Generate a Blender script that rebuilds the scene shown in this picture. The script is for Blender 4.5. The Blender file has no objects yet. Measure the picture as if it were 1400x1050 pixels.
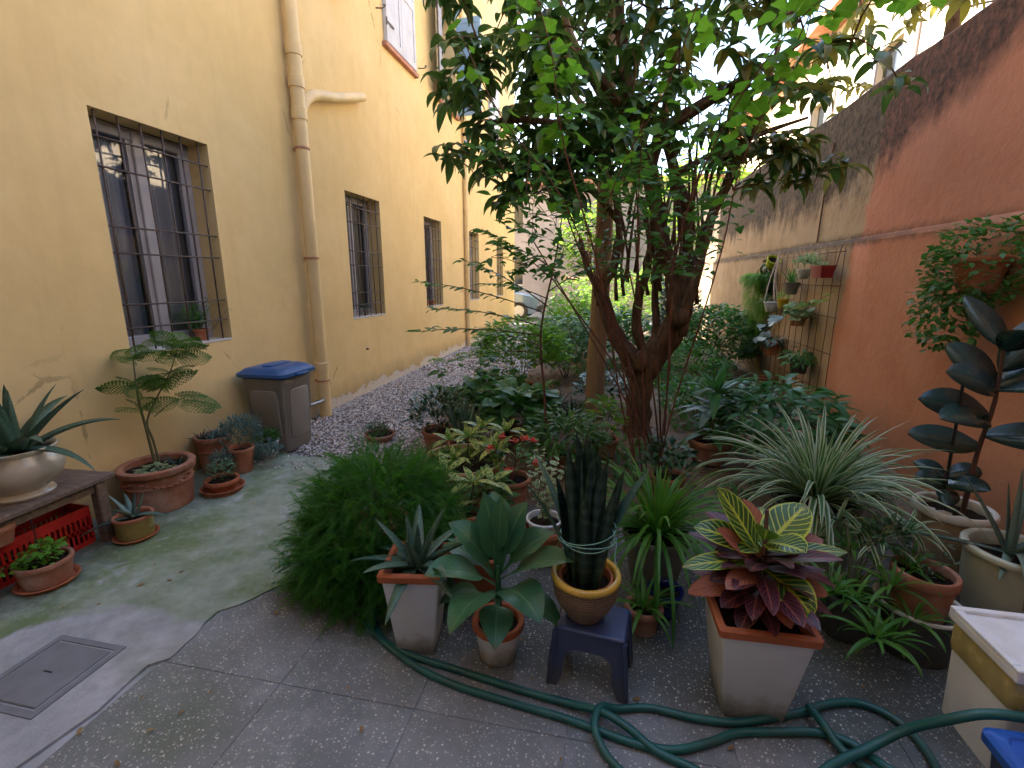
import bpy, math, random
import numpy as np
from mathutils import Vector, Matrix, noise as mnoise

# ---------------------------------------------------------------- camera, light, exposure
S = bpy.context.scene
cd = bpy.data.cameras.new('camera'); cam = bpy.data.objects.new('camera', cd); S.collection.objects.link(cam)
cam.location = (0, 0, 1.5)
cam.rotation_euler = (math.radians(90 - 12.65), 0, math.radians(11.61))
cd.sensor_width = 36; cd.lens = 36 * 646 / 1400; cd.clip_start = 0.02; cd.clip_end = 600
S.camera = cam
SUN_EL, SUN_AZ = 34.0, 112.0          # azimuth: direction towards the sun, degrees counter-clockwise from +X
world = bpy.data.worlds.new('World'); S.world = world; world.use_nodes = True
nt = world.node_tree
sky = nt.nodes.new('ShaderNodeTexSky'); sky.sky_type = 'NISHITA'; sky.sun_disc = False
sky.sun_elevation = math.radians(SUN_EL); sky.sun_rotation = math.radians(90 - 146)
sky.air_density = 1.0; sky.dust_density = 2.0; sky.ozone_density = 1.0
bg = nt.nodes['Background']; bg.inputs['Strength'].default_value = 0.15
nt.links.new(sky.outputs[0], bg.inputs['Color'])
sl = bpy.data.lights.new('sun', 'SUN'); sl.energy = 5.0; sl.angle = math.radians(0.5); sl.color = (1, 0.93, 0.82)
sun = bpy.data.objects.new('sun', sl); S.collection.objects.link(sun)
sa = math.radians(146)
sd = Vector((math.cos(sa) * math.cos(math.radians(SUN_EL)), math.sin(sa) * math.cos(math.radians(SUN_EL)), math.sin(math.radians(SUN_EL))))
sun.rotation_euler = (-sd).to_track_quat('-Z', 'Y').to_euler()
S.view_settings.view_transform = 'Standard'; S.view_settings.look = 'None'
S.view_settings.gamma = 1.0; S.view_settings.use_curve_mapping = False
S.view_settings.exposure = 2.6
S.cycles.max_bounces = 8; S.cycles.diffuse_bounces = 4; S.cycles.transparent_max_bounces = 8
S.cycles.caustics_reflective = False; S.cycles.caustics_refractive = False
S.cycles.sample_clamp_indirect = 8.0

rg = random.Random(11); ng = np.random.default_rng(5)
PI = math.pi
def U(a, b): return rg.uniform(a, b)

# ---------------------------------------------------------------- node helpers
class NT:
    def __init__(s, name):
        s.m = bpy.data.materials.new(name); s.m.use_nodes = True; s.t = s.m.node_tree
        s.b = s.t.nodes['Principled BSDF']; s.out = s.t.nodes['Material Output']
        s.tc = s.n('ShaderNodeTexCoord')
    def n(s, k, **kw):
        q = s.t.nodes.new(k)
        for a, v in kw.items(): setattr(q, a, v)
        return q
    def l(s, a, b): s.t.links.new(a, b)
    def put(s, sock, v):
        if isinstance(v, bpy.types.NodeSocket): s.l(v, sock)
        elif isinstance(v, (tuple, list)) and len(v) == 3 and sock.type == 'RGBA': sock.default_value = (*v, 1)
        else: sock.default_value = v
    def noise(s, scale, detail=4, rough=.55, vec=None, dist=0):
        q = s.n('ShaderNodeTexNoise'); q.inputs['Scale'].default_value = scale; q.inputs['Detail'].default_value = detail
        q.inputs['Roughness'].default_value = rough; q.inputs['Distortion'].default_value = dist
        s.l(vec if vec else s.tc.outputs['Object'], q.inputs['Vector']); return q.outputs['Fac']
    def vor(s, scale, feat='F1', out='Distance', vec=None, rand=1):
        q = s.n('ShaderNodeTexVoronoi', feature=feat); q.inputs['Scale'].default_value = scale
        q.inputs['Randomness'].default_value = rand
        s.l(vec if vec else s.tc.outputs['Object'], q.inputs['Vector']); return q.outputs[out]
    def mr(s, v, a, b, c=0., d=1.):
        q = s.n('ShaderNodeMapRange'); s.put(q.inputs[0], v)
        for i, x in enumerate((a, b, c, d)): q.inputs[i + 1].default_value = x
        return q.outputs[0]
    def mt(s, op, a, b=0., c=None):
        q = s.n('ShaderNodeMath', operation=op); s.put(q.inputs[0], a); s.put(q.inputs[1], b)
        if c is not None: s.put(q.inputs[2], c)
        return q.outputs[0]
    def mix(s, f, a, b, mode='MIX'):
        q = s.n('ShaderNodeMix', data_type='RGBA', blend_type=mode); s.put(q.inputs[0], f)
        s.put(q.inputs[6], a); s.put(q.inputs[7], b); return q.outputs[2]
    def sep(s, v):
        q = s.n('ShaderNodeSeparateXYZ'); s.l(v, q.inputs[0]); return q.outputs
    def bump(s, h, st=.3, d=.01, prev=None):
        q = s.n('ShaderNodeBump'); q.inputs['Strength'].default_value = st; q.inputs['Distance'].default_value = d
        s.l(h, q.inputs['Height'])
        if prev: s.l(prev, q.inputs['Normal'])
        s.l(q.outputs[0], s.b.inputs['Normal']); return q.outputs[0]
    def col(s, v): s.put(s.b.inputs['Base Color'], v)
    def set(s, rough=.6, spec=None, metal=None, coat=None):
        s.put(s.b.inputs['Roughness'], rough)
        if spec is not None: s.b.inputs['Specular IOR Level'].default_value = spec
        if metal is not None: s.b.inputs['Metallic'].default_value = metal
        if coat is not None: s.b.inputs['Coat Weight'].default_value = coat
        return s

def plain(name, c, rough=.6, var=.25, scale=14, bump=.15, bs=60, spec=None, dirt=None, metal=None, coat=None, splash=None):
    s = NT(name); n = s.noise(scale, 5)
    dark = tuple(x * (1 - var) for x in c); lite = tuple(min(1, x * (1 + var * .5)) for x in c)
    k = s.mix(s.mr(n, .3, .7), dark, lite)
    if dirt:
        k = s.mix(s.mr(s.noise(scale * .35, 6, .7), .5, .72), k, dirt)
    if splash: k = s.mix(s.mr(s.mt('SUBTRACT', s.sep(s.tc.outputs['Object'])[2], s.mt('MULTIPLY', s.noise(14, 6, .7), .20)), -.09, .0, .7, 0), k, splash)
    s.col(k); s.set(s.mr(n, .2, .8, max(.05, rough - .08), min(1, rough + .1)), spec, metal, coat)
    if bump: s.bump(s.noise(bs, 4), bump, .004)
    return s.m

def leafm(name, c1, c2, rib=None, rough=.42, trans=.35, pat=None, pc=None, ribw=.035, spec=.4, under=None):
    """leaf colour varies leaf by leaf between c1 and c2; pat paints the leaf's own markings"""
    s = NT(name)
    at = s.n('ShaderNodeAttribute', attribute_name='rnd'); oi = s.n('ShaderNodeObjectInfo')
    r = s.mt('FRACT', s.mt('ADD', at.outputs['Fac'], oi.outputs['Random']))
    k = s.mix(r, c1, c2)
    uv = s.sep(s.tc.outputs['UV']); u, v = uv[0], uv[1]
    au = s.mt('ABSOLUTE', s.mt('SUBTRACT', u, .5))
    n = s.noise(18, 3)
    k = s.mix(s.mr(n, .35, .7, 0, .35), k, tuple(x * .6 for x in c1))
    k = s.mix(s.mr(s.noise(42, 3, .6), .66, .72, 0, .45), k, (.17, .12, .04))
    if pat == 'edge':      # pale margins
        k = s.mix(s.mr(au, .22, .30), k, pc)
    elif pat == 'blotch':  # gold or cream blotches
        k = s.mix(s.mr(s.noise(60, 2, vec=None), .50, .54), k, pc)
        k = s.mix(s.mt('MULTIPLY', s.mr(au, .25, .4), .7), k, pc)
    elif pat == 'veins':
        w = s.mt('FRACT', s.mt('ADD', s.mt('MULTIPLY', v, 9.0), s.mt('MULTIPLY', au, -5.0)))
        side = s.mt('LESS_THAN', s.mt('ABSOLUTE', s.mt('SUBTRACT', w, .5)), .085)
        k = s.mix(side, k, pc); k = s.mix(s.mr(au, .43, .47), k, pc); ribw = .06
    elif pat == 'spots':
        d = s.vor(95); k = s.mix(s.mr(d, .18, .28, .6, 0), k, pc)
    elif pat == 'bands':
        b = s.mr(s.mt('ADD', s.noise(6, 3), s.mt('MULTIPLY', s.mt('SINE', s.mt('MULTIPLY', v, 60.)), .12)), .5, .58)
        k = s.mix(s.mt('MULTIPLY', b, .55), k, pc)
    if rib: k = s.mix(s.mr(au, ribw * .5, ribw, .8, 0), k, rib)
    # fine side veins as relief, old leaves a little browned at the tip
    k = s.mix(s.mt('MULTIPLY', s.mr(v, .9, 1.0), s.mr(r, .6, .9, 0, .5)), k, (.16, .09, .03))
    s.col(k); s.set(rough, spec)
    ww = s.mt('SINE', s.mt('MULTIPLY', s.mt('ADD', v, s.mt('MULTIPLY', au, -.5)), 75.))
    s.bump(s.mt('ADD', s.mt('MULTIPLY', ww, .4), s.mr(au, 0, .05)), .22, .002)
    if trans:
        t = s.n('ShaderNodeBsdfTranslucent'); s.l(s.mix(.5, k, (c2[0] * 1.5, c2[1] * 1.6, c2[2] * .7)), t.inputs[0])
        m = s.n('ShaderNodeMixShader'); m.inputs[0].default_value = trans
        s.l(s.b.outputs[0], m.inputs[1]); s.l(t.outputs[0], m.inputs[2]); s.l(m.outputs[0], s.out.inputs[0])
    return s.m

# ---------------------------------------------------------------- geometry helpers
class Acc:
    def __init__(s): s.V = []; s.F = []; s.UV = []; s.R = []; s.MI = []; s.n = 0
    def add(s, g, pos=(0, 0, 0), rot=None, sc=1., r=0., mi=0):
        V, F, UVv = g; V = np.asarray(V, float) * sc
        if rot is not None: V = V @ np.array(rot).T
        V = V + np.array(pos)
        s.V.append(V); s.UV.append(np.asarray(UVv, float) if UVv is not None else np.zeros((len(V), 2)))
        s.R.append(np.full(len(V), r)); n = s.n
        s.F += [tuple(i + n for i in f) for f in F]; s.MI += [mi] * len(F); s.n += len(V); return s
    def many(s, g, pos, rots, scs, rs):
        """vectorised: pos (m,3), rots (m,3,3), scs (m,) or (m,3)"""
        V, F, UVv = g; V = np.asarray(V, float); m = len(pos); k = len(V)
        scs = np.asarray(scs); scs = scs[:, None] * np.ones(3) if scs.ndim == 1 else scs
        W = np.einsum('mij,mkj->mki', rots, V[None] * scs[:, None, :]) + np.asarray(pos)[:, None, :]
        s.V.append(W.reshape(-1, 3)); s.UV.append(np.tile(np.asarray(UVv, float) if UVv is not None else np.zeros((k, 2)), (m, 1)))
        s.R.append(np.repeat(rs, k))
        for i in range(m):
            o = s.n + i * k; s.F += [tuple(j + o for j in f) for f in F]
        s.MI += [0] * (m * len(F)); s.n += m * k; return s
    def mesh(s, name, mats, smooth=True, sharp=None):
        me = bpy.data.meshes.new(name); V = np.concatenate(s.V)
        me.from_pydata(V.tolist(), [], s.F)
        li = np.zeros(len(me.loops), dtype=np.int32); me.loops.foreach_get('vertex_index', li)
        uv = me.uv_layers.new(name='UVMap'); uv.data.foreach_set('uv', np.concatenate(s.UV)[li].ravel())
        at = me.attributes.new('rnd', 'FLOAT', 'POINT'); at.data.foreach_set('value', np.concatenate(s.R))
        for m in (mats if isinstance(mats, (list, tuple)) else [mats]): me.materials.append(m)
        if any(s.MI): me.polygons.foreach_set('material_index', s.MI)
        me.polygons.foreach_set('use_smooth', [smooth] * len(me.polygons))
        if smooth and sharp: me.set_sharp_from_angle(angle=math.radians(sharp))
        me.update(); return me
    def obj(s, name, mats, parent=None, kind=None, smooth=True, sharp=40, loc=None, rz=0):
        return link(name, s.mesh(name, mats, smooth, sharp), parent, kind, loc, rz)

def link(name, me, parent=None, kind=None, loc=None, rz=0, M=None):
    o = bpy.data.objects.new(name, me); S.collection.objects.link(o)
    if parent is not None: o.parent = parent
    if M is not None: o.matrix_local = M
    else:
        if loc is not None: o.location = loc
        if rz: o.rotation_euler = (0, 0, rz)
    if kind: o['kind'] = kind
    return o
def thing(name, label, cat, loc=(0, 0, 0), rz=0, group=None):
    o = bpy.data.objects.new(name, None); S.collection.objects.link(o); o.empty_display_size = .05
    o.location = loc; o.rotation_euler = (0, 0, rz); o['label'] = label; o['category'] = cat
    if group: o['group'] = group
    return o
def tagm(o, label, cat, group=None):
    o['label'] = label; o['category'] = cat
    if group: o['group'] = group
    return o

def rotm(az=0., pitch=0., roll=0.):
    """leaf templates lie along +X, up +Z; pitch lifts the tip"""
    return np.array((Matrix.Rotation(az, 3, 'Z') @ Matrix.Rotation(-pitch, 3, 'Y') @ Matrix.Rotation(roll, 3, 'X')))
def rots(az, pitch, roll):
    ca, sa_, cp, sp, cr, sr = np.cos(az), np.sin(az), np.cos(pitch), np.sin(pitch), np.cos(roll), np.sin(roll)
    z = np.zeros_like(ca); o = np.ones_like(ca)
    Z = np.stack([ca, -sa_, z, sa_, ca, z, z, z, o], -1).reshape(-1, 3, 3)
    Yv = np.stack([cp, z, -sp, z, o, z, sp, z, cp], -1).reshape(-1, 3, 3)
    X = np.stack([o, z, z, z, cr, -sr, z, sr, cr], -1).reshape(-1, 3, 3)
    return Z @ Yv @ X

def box(x0, x1, y0, y1, z0, z1):
    V = [(x, y, z) for x in (x0, x1) for y in (y0, y1) for z in (z0, z1)]
    F = [(0, 1, 3, 2), (4, 6, 7, 5), (0, 4, 5, 1), (2, 3, 7, 6), (0, 2, 6, 4), (1, 5, 7, 3)]
    UVv = [((x - x0) / (x1 - x0), (z - z0) / (z1 - z0)) for x in (x0, x1) for y in (y0, y1) for z in (z0, z1)]
    return V, F, UVv
def bevel_box(x0, x1, y0, y1, z0, z1, b=.01, seg=2):
    import bmesh
    bm = bmesh.new(); V, F, _ = box(x0, x1, y0, y1, z0, z1)
    vs = [bm.verts.new(v) for v in V]; [bm.faces.new([vs[i] for i in f]) for f in F]
    bmesh.ops.recalc_face_normals(bm, faces=bm.faces)
    bmesh.ops.bevel(bm, geom=bm.edges[:] + bm.verts[:], offset=b, segments=seg, affect='EDGES', profile=.5)
    V = [tuple(v.co) for v in bm.verts]; F = [tuple(v.index for v in f.verts) for f in bm.faces]
    bm.verts.index_update(); F = [tuple(v.index for v in f.verts) for f in bm.faces]; bm.free()
    return V, F, None
def lathe(prof, seg=36, ax=1., ay=1.):
    V = []; F = []; UVv = []; n = len(prof)
    for j in range(seg):
        a = 2 * PI * j / seg
        for i, (r, z) in enumerate(prof): V.append((r * math.cos(a) * ax, r * math.sin(a) * ay, z)); UVv.append((j / seg, i / (n - 1)))
    for j in range(seg):
        k = (j + 1) % seg
        for i in range(n - 1): F.append((j * n + i, k * n + i, k * n + i + 1, j * n + i + 1))
    return V, F, UVv
def smooth_pts(P, k=6):
    P = [np.array(p, float) for p in P]; Q = [2 * P[0] - P[1]] + P + [2 * P[-1] - P[-2]]; out = []
    for i in range(1, len(Q) - 2):
        a, b, c, d = Q[i - 1:i + 3]
        for j in range(k):
            t = j / k; out.append(.5 * ((2 * b) + (c - a) * t + (2 * a - 5 * b + 4 * c - d) * t * t + (-a + 3 * b - 3 * c + d) * t ** 3))
    out.append(P[-1]); return out
def tube(P, r, seg=8, k=0, rough=0., cap=True):
    """P points, r float or list of radii; k catmull subdivisions"""
    m = len(P); rr = list(r) if isinstance(r, (list, tuple)) else [r] * m
    if k:
        Q = smooth_pts(P, k); rr = [np.interp(i / k, range(m), rr) for i in range(len(Q))]; P = Q
    P = [np.array(p, float) for p in P]; n = len(P); V = []; F = []; UVv = []
    up = np.array((0, 0, 1.)); t0 = P[1] - P[0]; t0 /= np.linalg.norm(t0) + 1e-9
    if abs(t0[2]) > .9: up = np.array((1., 0, 0))
    b = np.cross(t0, up); b /= np.linalg.norm(b)
    for i in range(n):
        t = P[min(i + 1, n - 1)] - P[max(i - 1, 0)]; t /= np.linalg.norm(t) + 1e-9
        b = b - t * np.dot(b, t); b /= np.linalg.norm(b) + 1e-9; c = np.cross(t, b)
        for j in range(seg):
            a = 2 * PI * j / seg; q = rr[i]
            d = math.cos(a) * b + math.sin(a) * c
            if rough:
                p0 = P[i] + d * q; q *= 1 + rough * mnoise.noise(Vector((p0 * 7).tolist())) + rough * .8 * math.sin(3 * a + P[i][2] * 6)
            V.append(tuple(P[i] + d * q)); UVv.append((j / seg, i / n))
    for i in range(n - 1):
        for j in range(seg):
            k2 = (j + 1) % seg; F.append((i * seg + j, i * seg + k2, (i + 1) * seg + k2, (i + 1) * seg + j))
    if cap: F.append(tuple(range(seg))[::-1]); F.append(tuple((n - 1) * seg + j for j in range(seg)))
    return V, F, UVv

PROF = {
    'strap': lambda t: min(1, .55 + 2.5 * t) * max(0, 1 - t ** 3.5) ** .8,
    'grass': lambda t: (.6 + .8 * t) * (1 - t) ** .6 if t < 1 else 0,
    'lance': lambda t: math.sin(PI * t ** .85) ** .9 if 0 < t < 1 else .04,
    'ovate': lambda t: max(.03, math.sin(PI * t ** .68)) ** .8 if t < 1 else 0,
    'oval': lambda t: max(.04, math.sin(PI * t)) ** .6 if t < 1 else 0,
    'aloe': lambda t: (1 - t) ** .75 * (.85 + .5 * t),
    'round': lambda t: max(.05, math.sin(PI * min(t * .98 + .02, 1))) ** .5 if t < 1 else 0,
    'sword': lambda t: min(1, .7 + 1.2 * t) * max(0, 1 - t ** 5),
    'obov': lambda t: max(.05, math.sin(PI * t ** 1.35)) ** .8 if t < 1 else 0,
    'arum': lambda t: (.16 if t < .3 else max(.16, math.sin(PI * ((t - .25) / .75) ** .75) ** .85)) if t < 1 else 0,
}
def blade(L, W, prof='lance', elev=0., droop=0., n=6, cup=.15, thick=0., p=1.2, twist=0., wave=0., z0=0.):
    f = PROF[prof]; V = []; F = []; UVv = []; x = 0.; z = z0; k = 4 if thick else 3; ph = U(0, 6)
    for i in range(n + 1):
        t = i / n; a = elev - droop * t ** p
        if i: x += math.cos(a) * L / n; z += math.sin(a) * L / n
        w = W * .5 * f(t); nx, nz = -math.sin(a), math.cos(a); tw = twist * t
        for j, v in enumerate((-1, 0, 1)):
            h = (abs(v) * cup * w + (thick * -.15 * f(t) if v == 0 and thick else 0)) + v * w * math.sin(tw) + (wave * W * math.sin(t * 14 + ph + v) * abs(v))
            V.append((x + nx * h, v * w * math.cos(tw), z + nz * h)); UVv.append(((v + 1) / 2, t))
        if thick:
            h = -thick * max(.12, f(t)); V.append((x + nx * h, 0, z + nz * h)); UVv.append((.3, t))
    for i in range(n):
        q = i * k; r = q + k
        F += [(q, r, r + 1, q + 1), (q + 1, r + 1, r + 2, q + 2)]
        if thick: F += [(q + 2, r + 2, r + 3, q + 3), (q + 3, r + 3, r, q)]
    return V, F, UVv
def lobed(R0, lobes=5, cup=.12):
    """a broad leaf with pointed lobes, stalk end at the origin"""
    V = [(R0 * .55, 0, 0)]; UVv = [(.5, .5)]; m = lobes * 4
    for i in range(m + 1):
        a = -PI + 2 * PI * i / m; c = abs(((i % 4) - 2) / 2.); rr = R0 * (.62 + .30 * (c)) * (1.12 if abs(a) < .5 else 1) * (1 - .25 * (abs(a) > 2.7))
        x = R0 * .55 + rr * .85 * math.cos(a); y = rr * .95 * math.sin(a)
        V.append((x, y, cup * (abs(y)) - .25 * max(0, x - R0 * .6) ** 1)); UVv.append((.5 + y / R0 / 2, x / R0 / 1.4))
    F = [(0, i + 1, i + 2) for i in range(m)]
    return V, F, UVv
def bladelet_quads(pairs):  # list of (pos, az, pitch, L, W) -> small diamond leaflets in one geometry
    V = []; F = []; UVv = []
    for (p, az, pt, L, W) in pairs:
        d = np.array((math.cos(az) * math.cos(pt), math.sin(az) * math.cos(pt), math.sin(pt))); s_ = np.array((-math.sin(az), math.cos(az), 0)) * W / 2
        p = np.array(p); n = len(V)
        V += [tuple(p), tuple(p + d * L * .45 + s_), tuple(p + d * L), tuple(p + d * L * .45 - s_)]
        UVv += [(.5, 0), (1, .5), (.5, 1), (0, .5)]; F.append((n, n + 1, n + 2, n + 3))
    return V, F, UVv

CAMP = np.array((0, 0, 1.5))
def place_leaves(parent, T, tmpl, mat, cap=150, name='leaf', restname='foliage'):
    """T = list of (pos, az, pitch, roll, scale) in the parent's space; the ones nearest the camera become parts, the rest one mass"""
    if not T: return
    base = np.array(parent.location)
    T = sorted(T, key=lambda t: np.linalg.norm(base + np.array(t[0]) - CAMP) / t[4])
    mes = []
    for g in tmpl:
        mes.append(Acc().add(g).mesh(name, mat))
    for i, (p, az, pt, ro, sc) in enumerate(T[:cap]):
        M = Matrix.Translation(Vector([float(q) for q in p])) @ Matrix(rotm(az, pt, ro).tolist()).to_4x4() @ Matrix.Scale(sc, 4)
        link(name, mes[i % len(mes)], parent, M=M)
    rest = T[cap:]
    if rest:
        A = Acc()
        for gi, g in enumerate(tmpl):
            r = rest[gi::len(tmpl)]
            if not r: continue
            az = np.array([t[1] for t in r]); pt = np.array([t[2] for t in r]); ro = np.array([t[3] for t in r])
            A.many(g, np.array([t[0] for t in r], float), rots(az, pt, ro), np.array([t[4] for t in r]), ng.random(len(r)))
        A.obj(restname, mat, parent, 'stuff', sharp=None)

def bush_T(c, rx, ry, rz, n, sc=(.8, 1.2), pitch=(-.3, .6), shell=.45, dome=True, up=0.):
    T = []
    for _ in range(n):
        while True:
            d = np.array((rg.gauss(0, 1), rg.gauss(0, 1), rg.gauss(0, 1))); d /= np.linalg.norm(d)
            if not dome or d[2] > -.45: break
        r = U(shell, 1) ** .6
        p = np.array(c) + d * r * np.array((rx, ry, rz))
        T.append((p, math.atan2(d[1], d[0]) + U(-.9, .9), U(*pitch) + up * d[2], U(-.5, .5), U(*sc)))
    return T
def branch_net(A, roots, tips, r0, r1, seg=4):
    """joins every tip to the nearest point already joined, so twigs fork like a real crown"""
    roots = [np.array(q, float) for q in roots]; C = np.array(roots)
    tips = sorted([np.array(t, float) for t in tips], key=lambda t: min(np.linalg.norm(t - q) for q in roots))
    for t in tips:
        q = C[np.argmin(((C - t) ** 2).sum(1))]; w = np.linalg.norm(t - q)
        if w < 1e-4: continue
        A.add(tube([q, (q + t) / 2 + np.array((U(-.1, .1), U(-.1, .1), U(0, .14))) * w, t], [r0, (r0 + r1) / 2, r1], seg, 2, cap=False))
        C = np.vstack([C, t[None], ((q + t) / 2)[None]])
def stems(parent, base, tips, r, mat, name='stem', sag=.1):
    A = Acc()
    B = np.array(base, float); tips = [np.array(t, float) for t in tips]
    if len(tips) > 8:      # a few main stems, each carrying side twigs
        hubs = []
        for t in tips[::max(1, len(tips) // 6)][:7]:
            w = np.linalg.norm(t - B); h = B + (t - B) * U(.45, .7) * np.array((.6, .6, 1)) + np.array((U(-.1, .1), U(-.1, .1), 0)) * w; hubs.append(h)
            b = B + np.array((U(-.1, .1), U(-.1, .1), 0)) * w * .5; m = (b + h) / 2 + np.array((U(-.06, .06), U(-.06, .06), .05)) * w
            A.add(tube([b, m, h], [r, r * .9, r * .7], 5, 3))
        branch_net(A, hubs, tips, r * .55, r * .3)
    else:
        for t in tips:
            b = B + np.array((U(-.02, .02), U(-.02, .02), 0))
            m = (b + t) / 2 + np.array((U(-.03, .03), U(-.03, .03), sag * abs(t[2] - b[2])))
            A.add(tube([b, m, t], [r, r * .8, r * .45], 5, 3))
    return A.obj(name, mat, parent)

# ---------------------------------------------------------------- materials
def mat_yellow():
    s = NT('yellow_plaster'); P = s.sep(s.tc.outputs['Object'])
    n = s.noise(1.1, 5, .6); n2 = s.noise(7, 5, .65)
    k = s.mix(s.mr(n, .3, .7), (.72, .525, .24), (.80, .60, .30))
    k = s.mix(s.mr(n2, .35, .75, 0, .25), k, (.58, .41, .20))
    # faint cracks
    cr = s.vor(.9, 'DISTANCE_TO_EDGE', vec=None); w = s.mt('ADD', cr, s.mt('MULTIPLY', s.noise(3, 6, .8), -.10))
    # grime and flaked bare plaster near the ground
    crack = s.mt('MULTIPLY', s.mr(w, -.052, -.047, 1, 0), s.mr(s.noise(.8, 3), .52, .6))
    mp = s.n('ShaderNodeMapping'); mp.inputs['Scale'].default_value = (1, 5, .35); s.l(s.tc.outputs['Object'], mp.inputs[0])
    drip = s.noise(1.4, 6, .65, vec=mp.outputs[0]); k = s.mix(s.mr(drip, .52, .72, 0, .16), k, (.52, .36, .17))
    k = s.mix(s.mr(s.noise(.55, 4, .6), .5, .64, 0, .2), k, (.80, .62, .36))
    h = s.mt('ADD', P[2], s.mt('MULTIPLY', s.noise(2.2, 6, .7), -.55))
    k = s.mix(s.mr(h, -.26, .06, .8, 0), k, (.36, .25, .12))
    k = s.mix(s.mt('MULTIPLY', crack, .6), k, (.30, .20, .10))
    fl = s.mt('ADD', P[2], s.mt('MULTIPLY', s.noise(4.5, 5, .6), -.42))
    fm = s.mt('MULTIPLY', s.mr(fl, -.115, -.10, 1, 0), s.mr(P[1], 4.2, 4.9))
    k = s.mix(fm, k, s.mix(s.noise(20, 4), (.52, .42, .33), (.72, .66, .58)))
    s.col(k); s.set(.85, .2)
    b = s.bump(s.noise(2.5, 3), .5, .02); b = s.bump(s.noise(90, 5, .7), .22, .004, b); s.bump(s.mt('MULTIPLY', fm, -1.), .6, .006, b)
    return s.m
def mat_rightwall():
    s = NT('old_wall_render'); P = s.sep(s.tc.outputs['Object']); x, y, z = P
    n1 = s.noise(.9, 6, .6); n = s.noise(3.5, 6, .68); nf = s.noise(14, 6, .7)
    orange = s.mix(s.mr(n, .3, .7), (.50, .20, .105), (.58, .26, .145))
    orange = s.mix(s.mr(n1, .4, .7, 0, .45), orange, (.62, .33, .22))
    orange = s.mix(s.mr(nf, .52, .75, 0, .35), orange, (.50, .27, .18))
    orange = s.mix(s.mr(z, 1.86, 1.90, 0, .45), orange, (.55, .24, .165))
    bare = s.mix(s.mr(n, .3, .7), (.34, .24, .145), (.50, .37, .23))
    bare = s.mix(s.mr(nf, .5, .75, 0, .5), bare, (.26, .18, .11))
    bare = s.mix(s.mr(n1, .5, .75, 0, .5), bare, (.54, .44, .32))
    e = s.mt('ADD', y, s.mt('MULTIPLY', s.mt('SUBTRACT', n, .5), .35))
    e = s.mt('ADD', e, s.mt('MULTIPLY', z, .12))
    k = s.mix(s.mr(e, 5.56, 5.62), orange, bare)
    # black mould: thick along the coping, running down in streaks, one band under the ledge
    mp = s.n('ShaderNodeMapping'); mp.inputs['Scale'].default_value = (1, 1.5, .5); s.l(s.tc.outputs['Object'], mp.inputs[0])
    st = s.mt('ADD', s.mt('MULTIPLY', s.noise(2.2, 8, .75, vec=mp.outputs[0]), .6), s.mt('MULTIPLY', s.noise(1.9, 7, .7), .4))
    amt = s.mr(y, 3.0, 5.8, .10, .88)
    dpt = s.mt('SUBTRACT', 3.25, z)
    m = s.mr(s.mt('SUBTRACT', s.mt('MULTIPLY', st, s.mt('MULTIPLY', amt, 2.2)), dpt), -.10, .16)
    m = s.mt('MULTIPLY', m, s.mr(nf, .25, .6, .55, 1))
    k = s.mix(s.mt('MULTIPLY', m, .93), k, (.035, .028, .024))
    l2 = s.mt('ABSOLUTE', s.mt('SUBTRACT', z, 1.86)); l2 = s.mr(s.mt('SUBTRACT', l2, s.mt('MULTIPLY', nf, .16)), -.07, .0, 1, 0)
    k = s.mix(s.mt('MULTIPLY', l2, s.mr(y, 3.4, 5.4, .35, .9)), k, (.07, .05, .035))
    k = s.mix(s.mr(s.mt('SUBTRACT', z, s.mt('MULTIPLY', n, .7)), -.2, .1, .5, 0), k, (.18, .11, .07))
    s.col(k); s.set(.92, .15)
    b = s.bump(n, .35, .02); b = s.bump(s.noise(70, 5, .75), .3, .004, b); s.bump(nf, .35, .012, b)
    return s.m
def mat_terrazzo():
    s = NT('washed_aggregate'); oi = s.n('ShaderNodeObjectInfo')
    geo = s.n('ShaderNodeNewGeometry'); pos = geo.outputs['Position']
    n = s.noise(2.2, 6, .65, vec=pos)
    k = s.mix(s.mr(n, .3, .7), (.125, .135, .14), (.27, .285, .295))
    k = s.mix(s.mr(s.noise(5.5, 6, .7, vec=pos), .52, .68, 0, .55), k, (.30, .31, .33))
    k = s.mix(s.mr(s.noise(1.6, 5, .6, vec=pos), .52, .66, 0, .6), k, (.10, .13, .075))
    k = s.mix(s.mr(oi.outputs['Random'], 0, 1, 0, .22), k, (.16, .16, .15))
    pp = s.sep(pos)   # damp ground under the pots, plus their deep shade painted into the colour
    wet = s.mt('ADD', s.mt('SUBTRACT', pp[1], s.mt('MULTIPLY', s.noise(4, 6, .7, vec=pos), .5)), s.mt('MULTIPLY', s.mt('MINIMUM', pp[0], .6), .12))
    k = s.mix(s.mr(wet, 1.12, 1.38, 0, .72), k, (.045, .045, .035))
    for sc, th in ((70, .24), (120, .22)):
        q = s.n('ShaderNodeTexVoronoi'); q.inputs['Scale'].default_value = sc; s.l(pos, q.inputs['Vector'])
        keep = s.mt('GREATER_THAN', s.sep(q.outputs['Color'])[0], .55)
        tone = s.sep(q.outputs['Color'])[1]
        chip = s.mt('MULTIPLY', s.mr(q.outputs['Distance'], th, th + .06, 1, 0), keep)
        k = s.mix(s.mt('MULTIPLY', chip, s.mr(n, .3, .7, .35, .85)), k, s.mix(tone, (.36, .33, .30), (.82, .79, .72)))
    s.col(k); s.set(s.mr(n, .3, .7, .55, .8), .35)
    b = s.bump(s.vor(75, vec=pos), .35, .004); s.bump(s.noise(12, 5, vec=pos), .25, .008, b)
    return s.m
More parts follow.
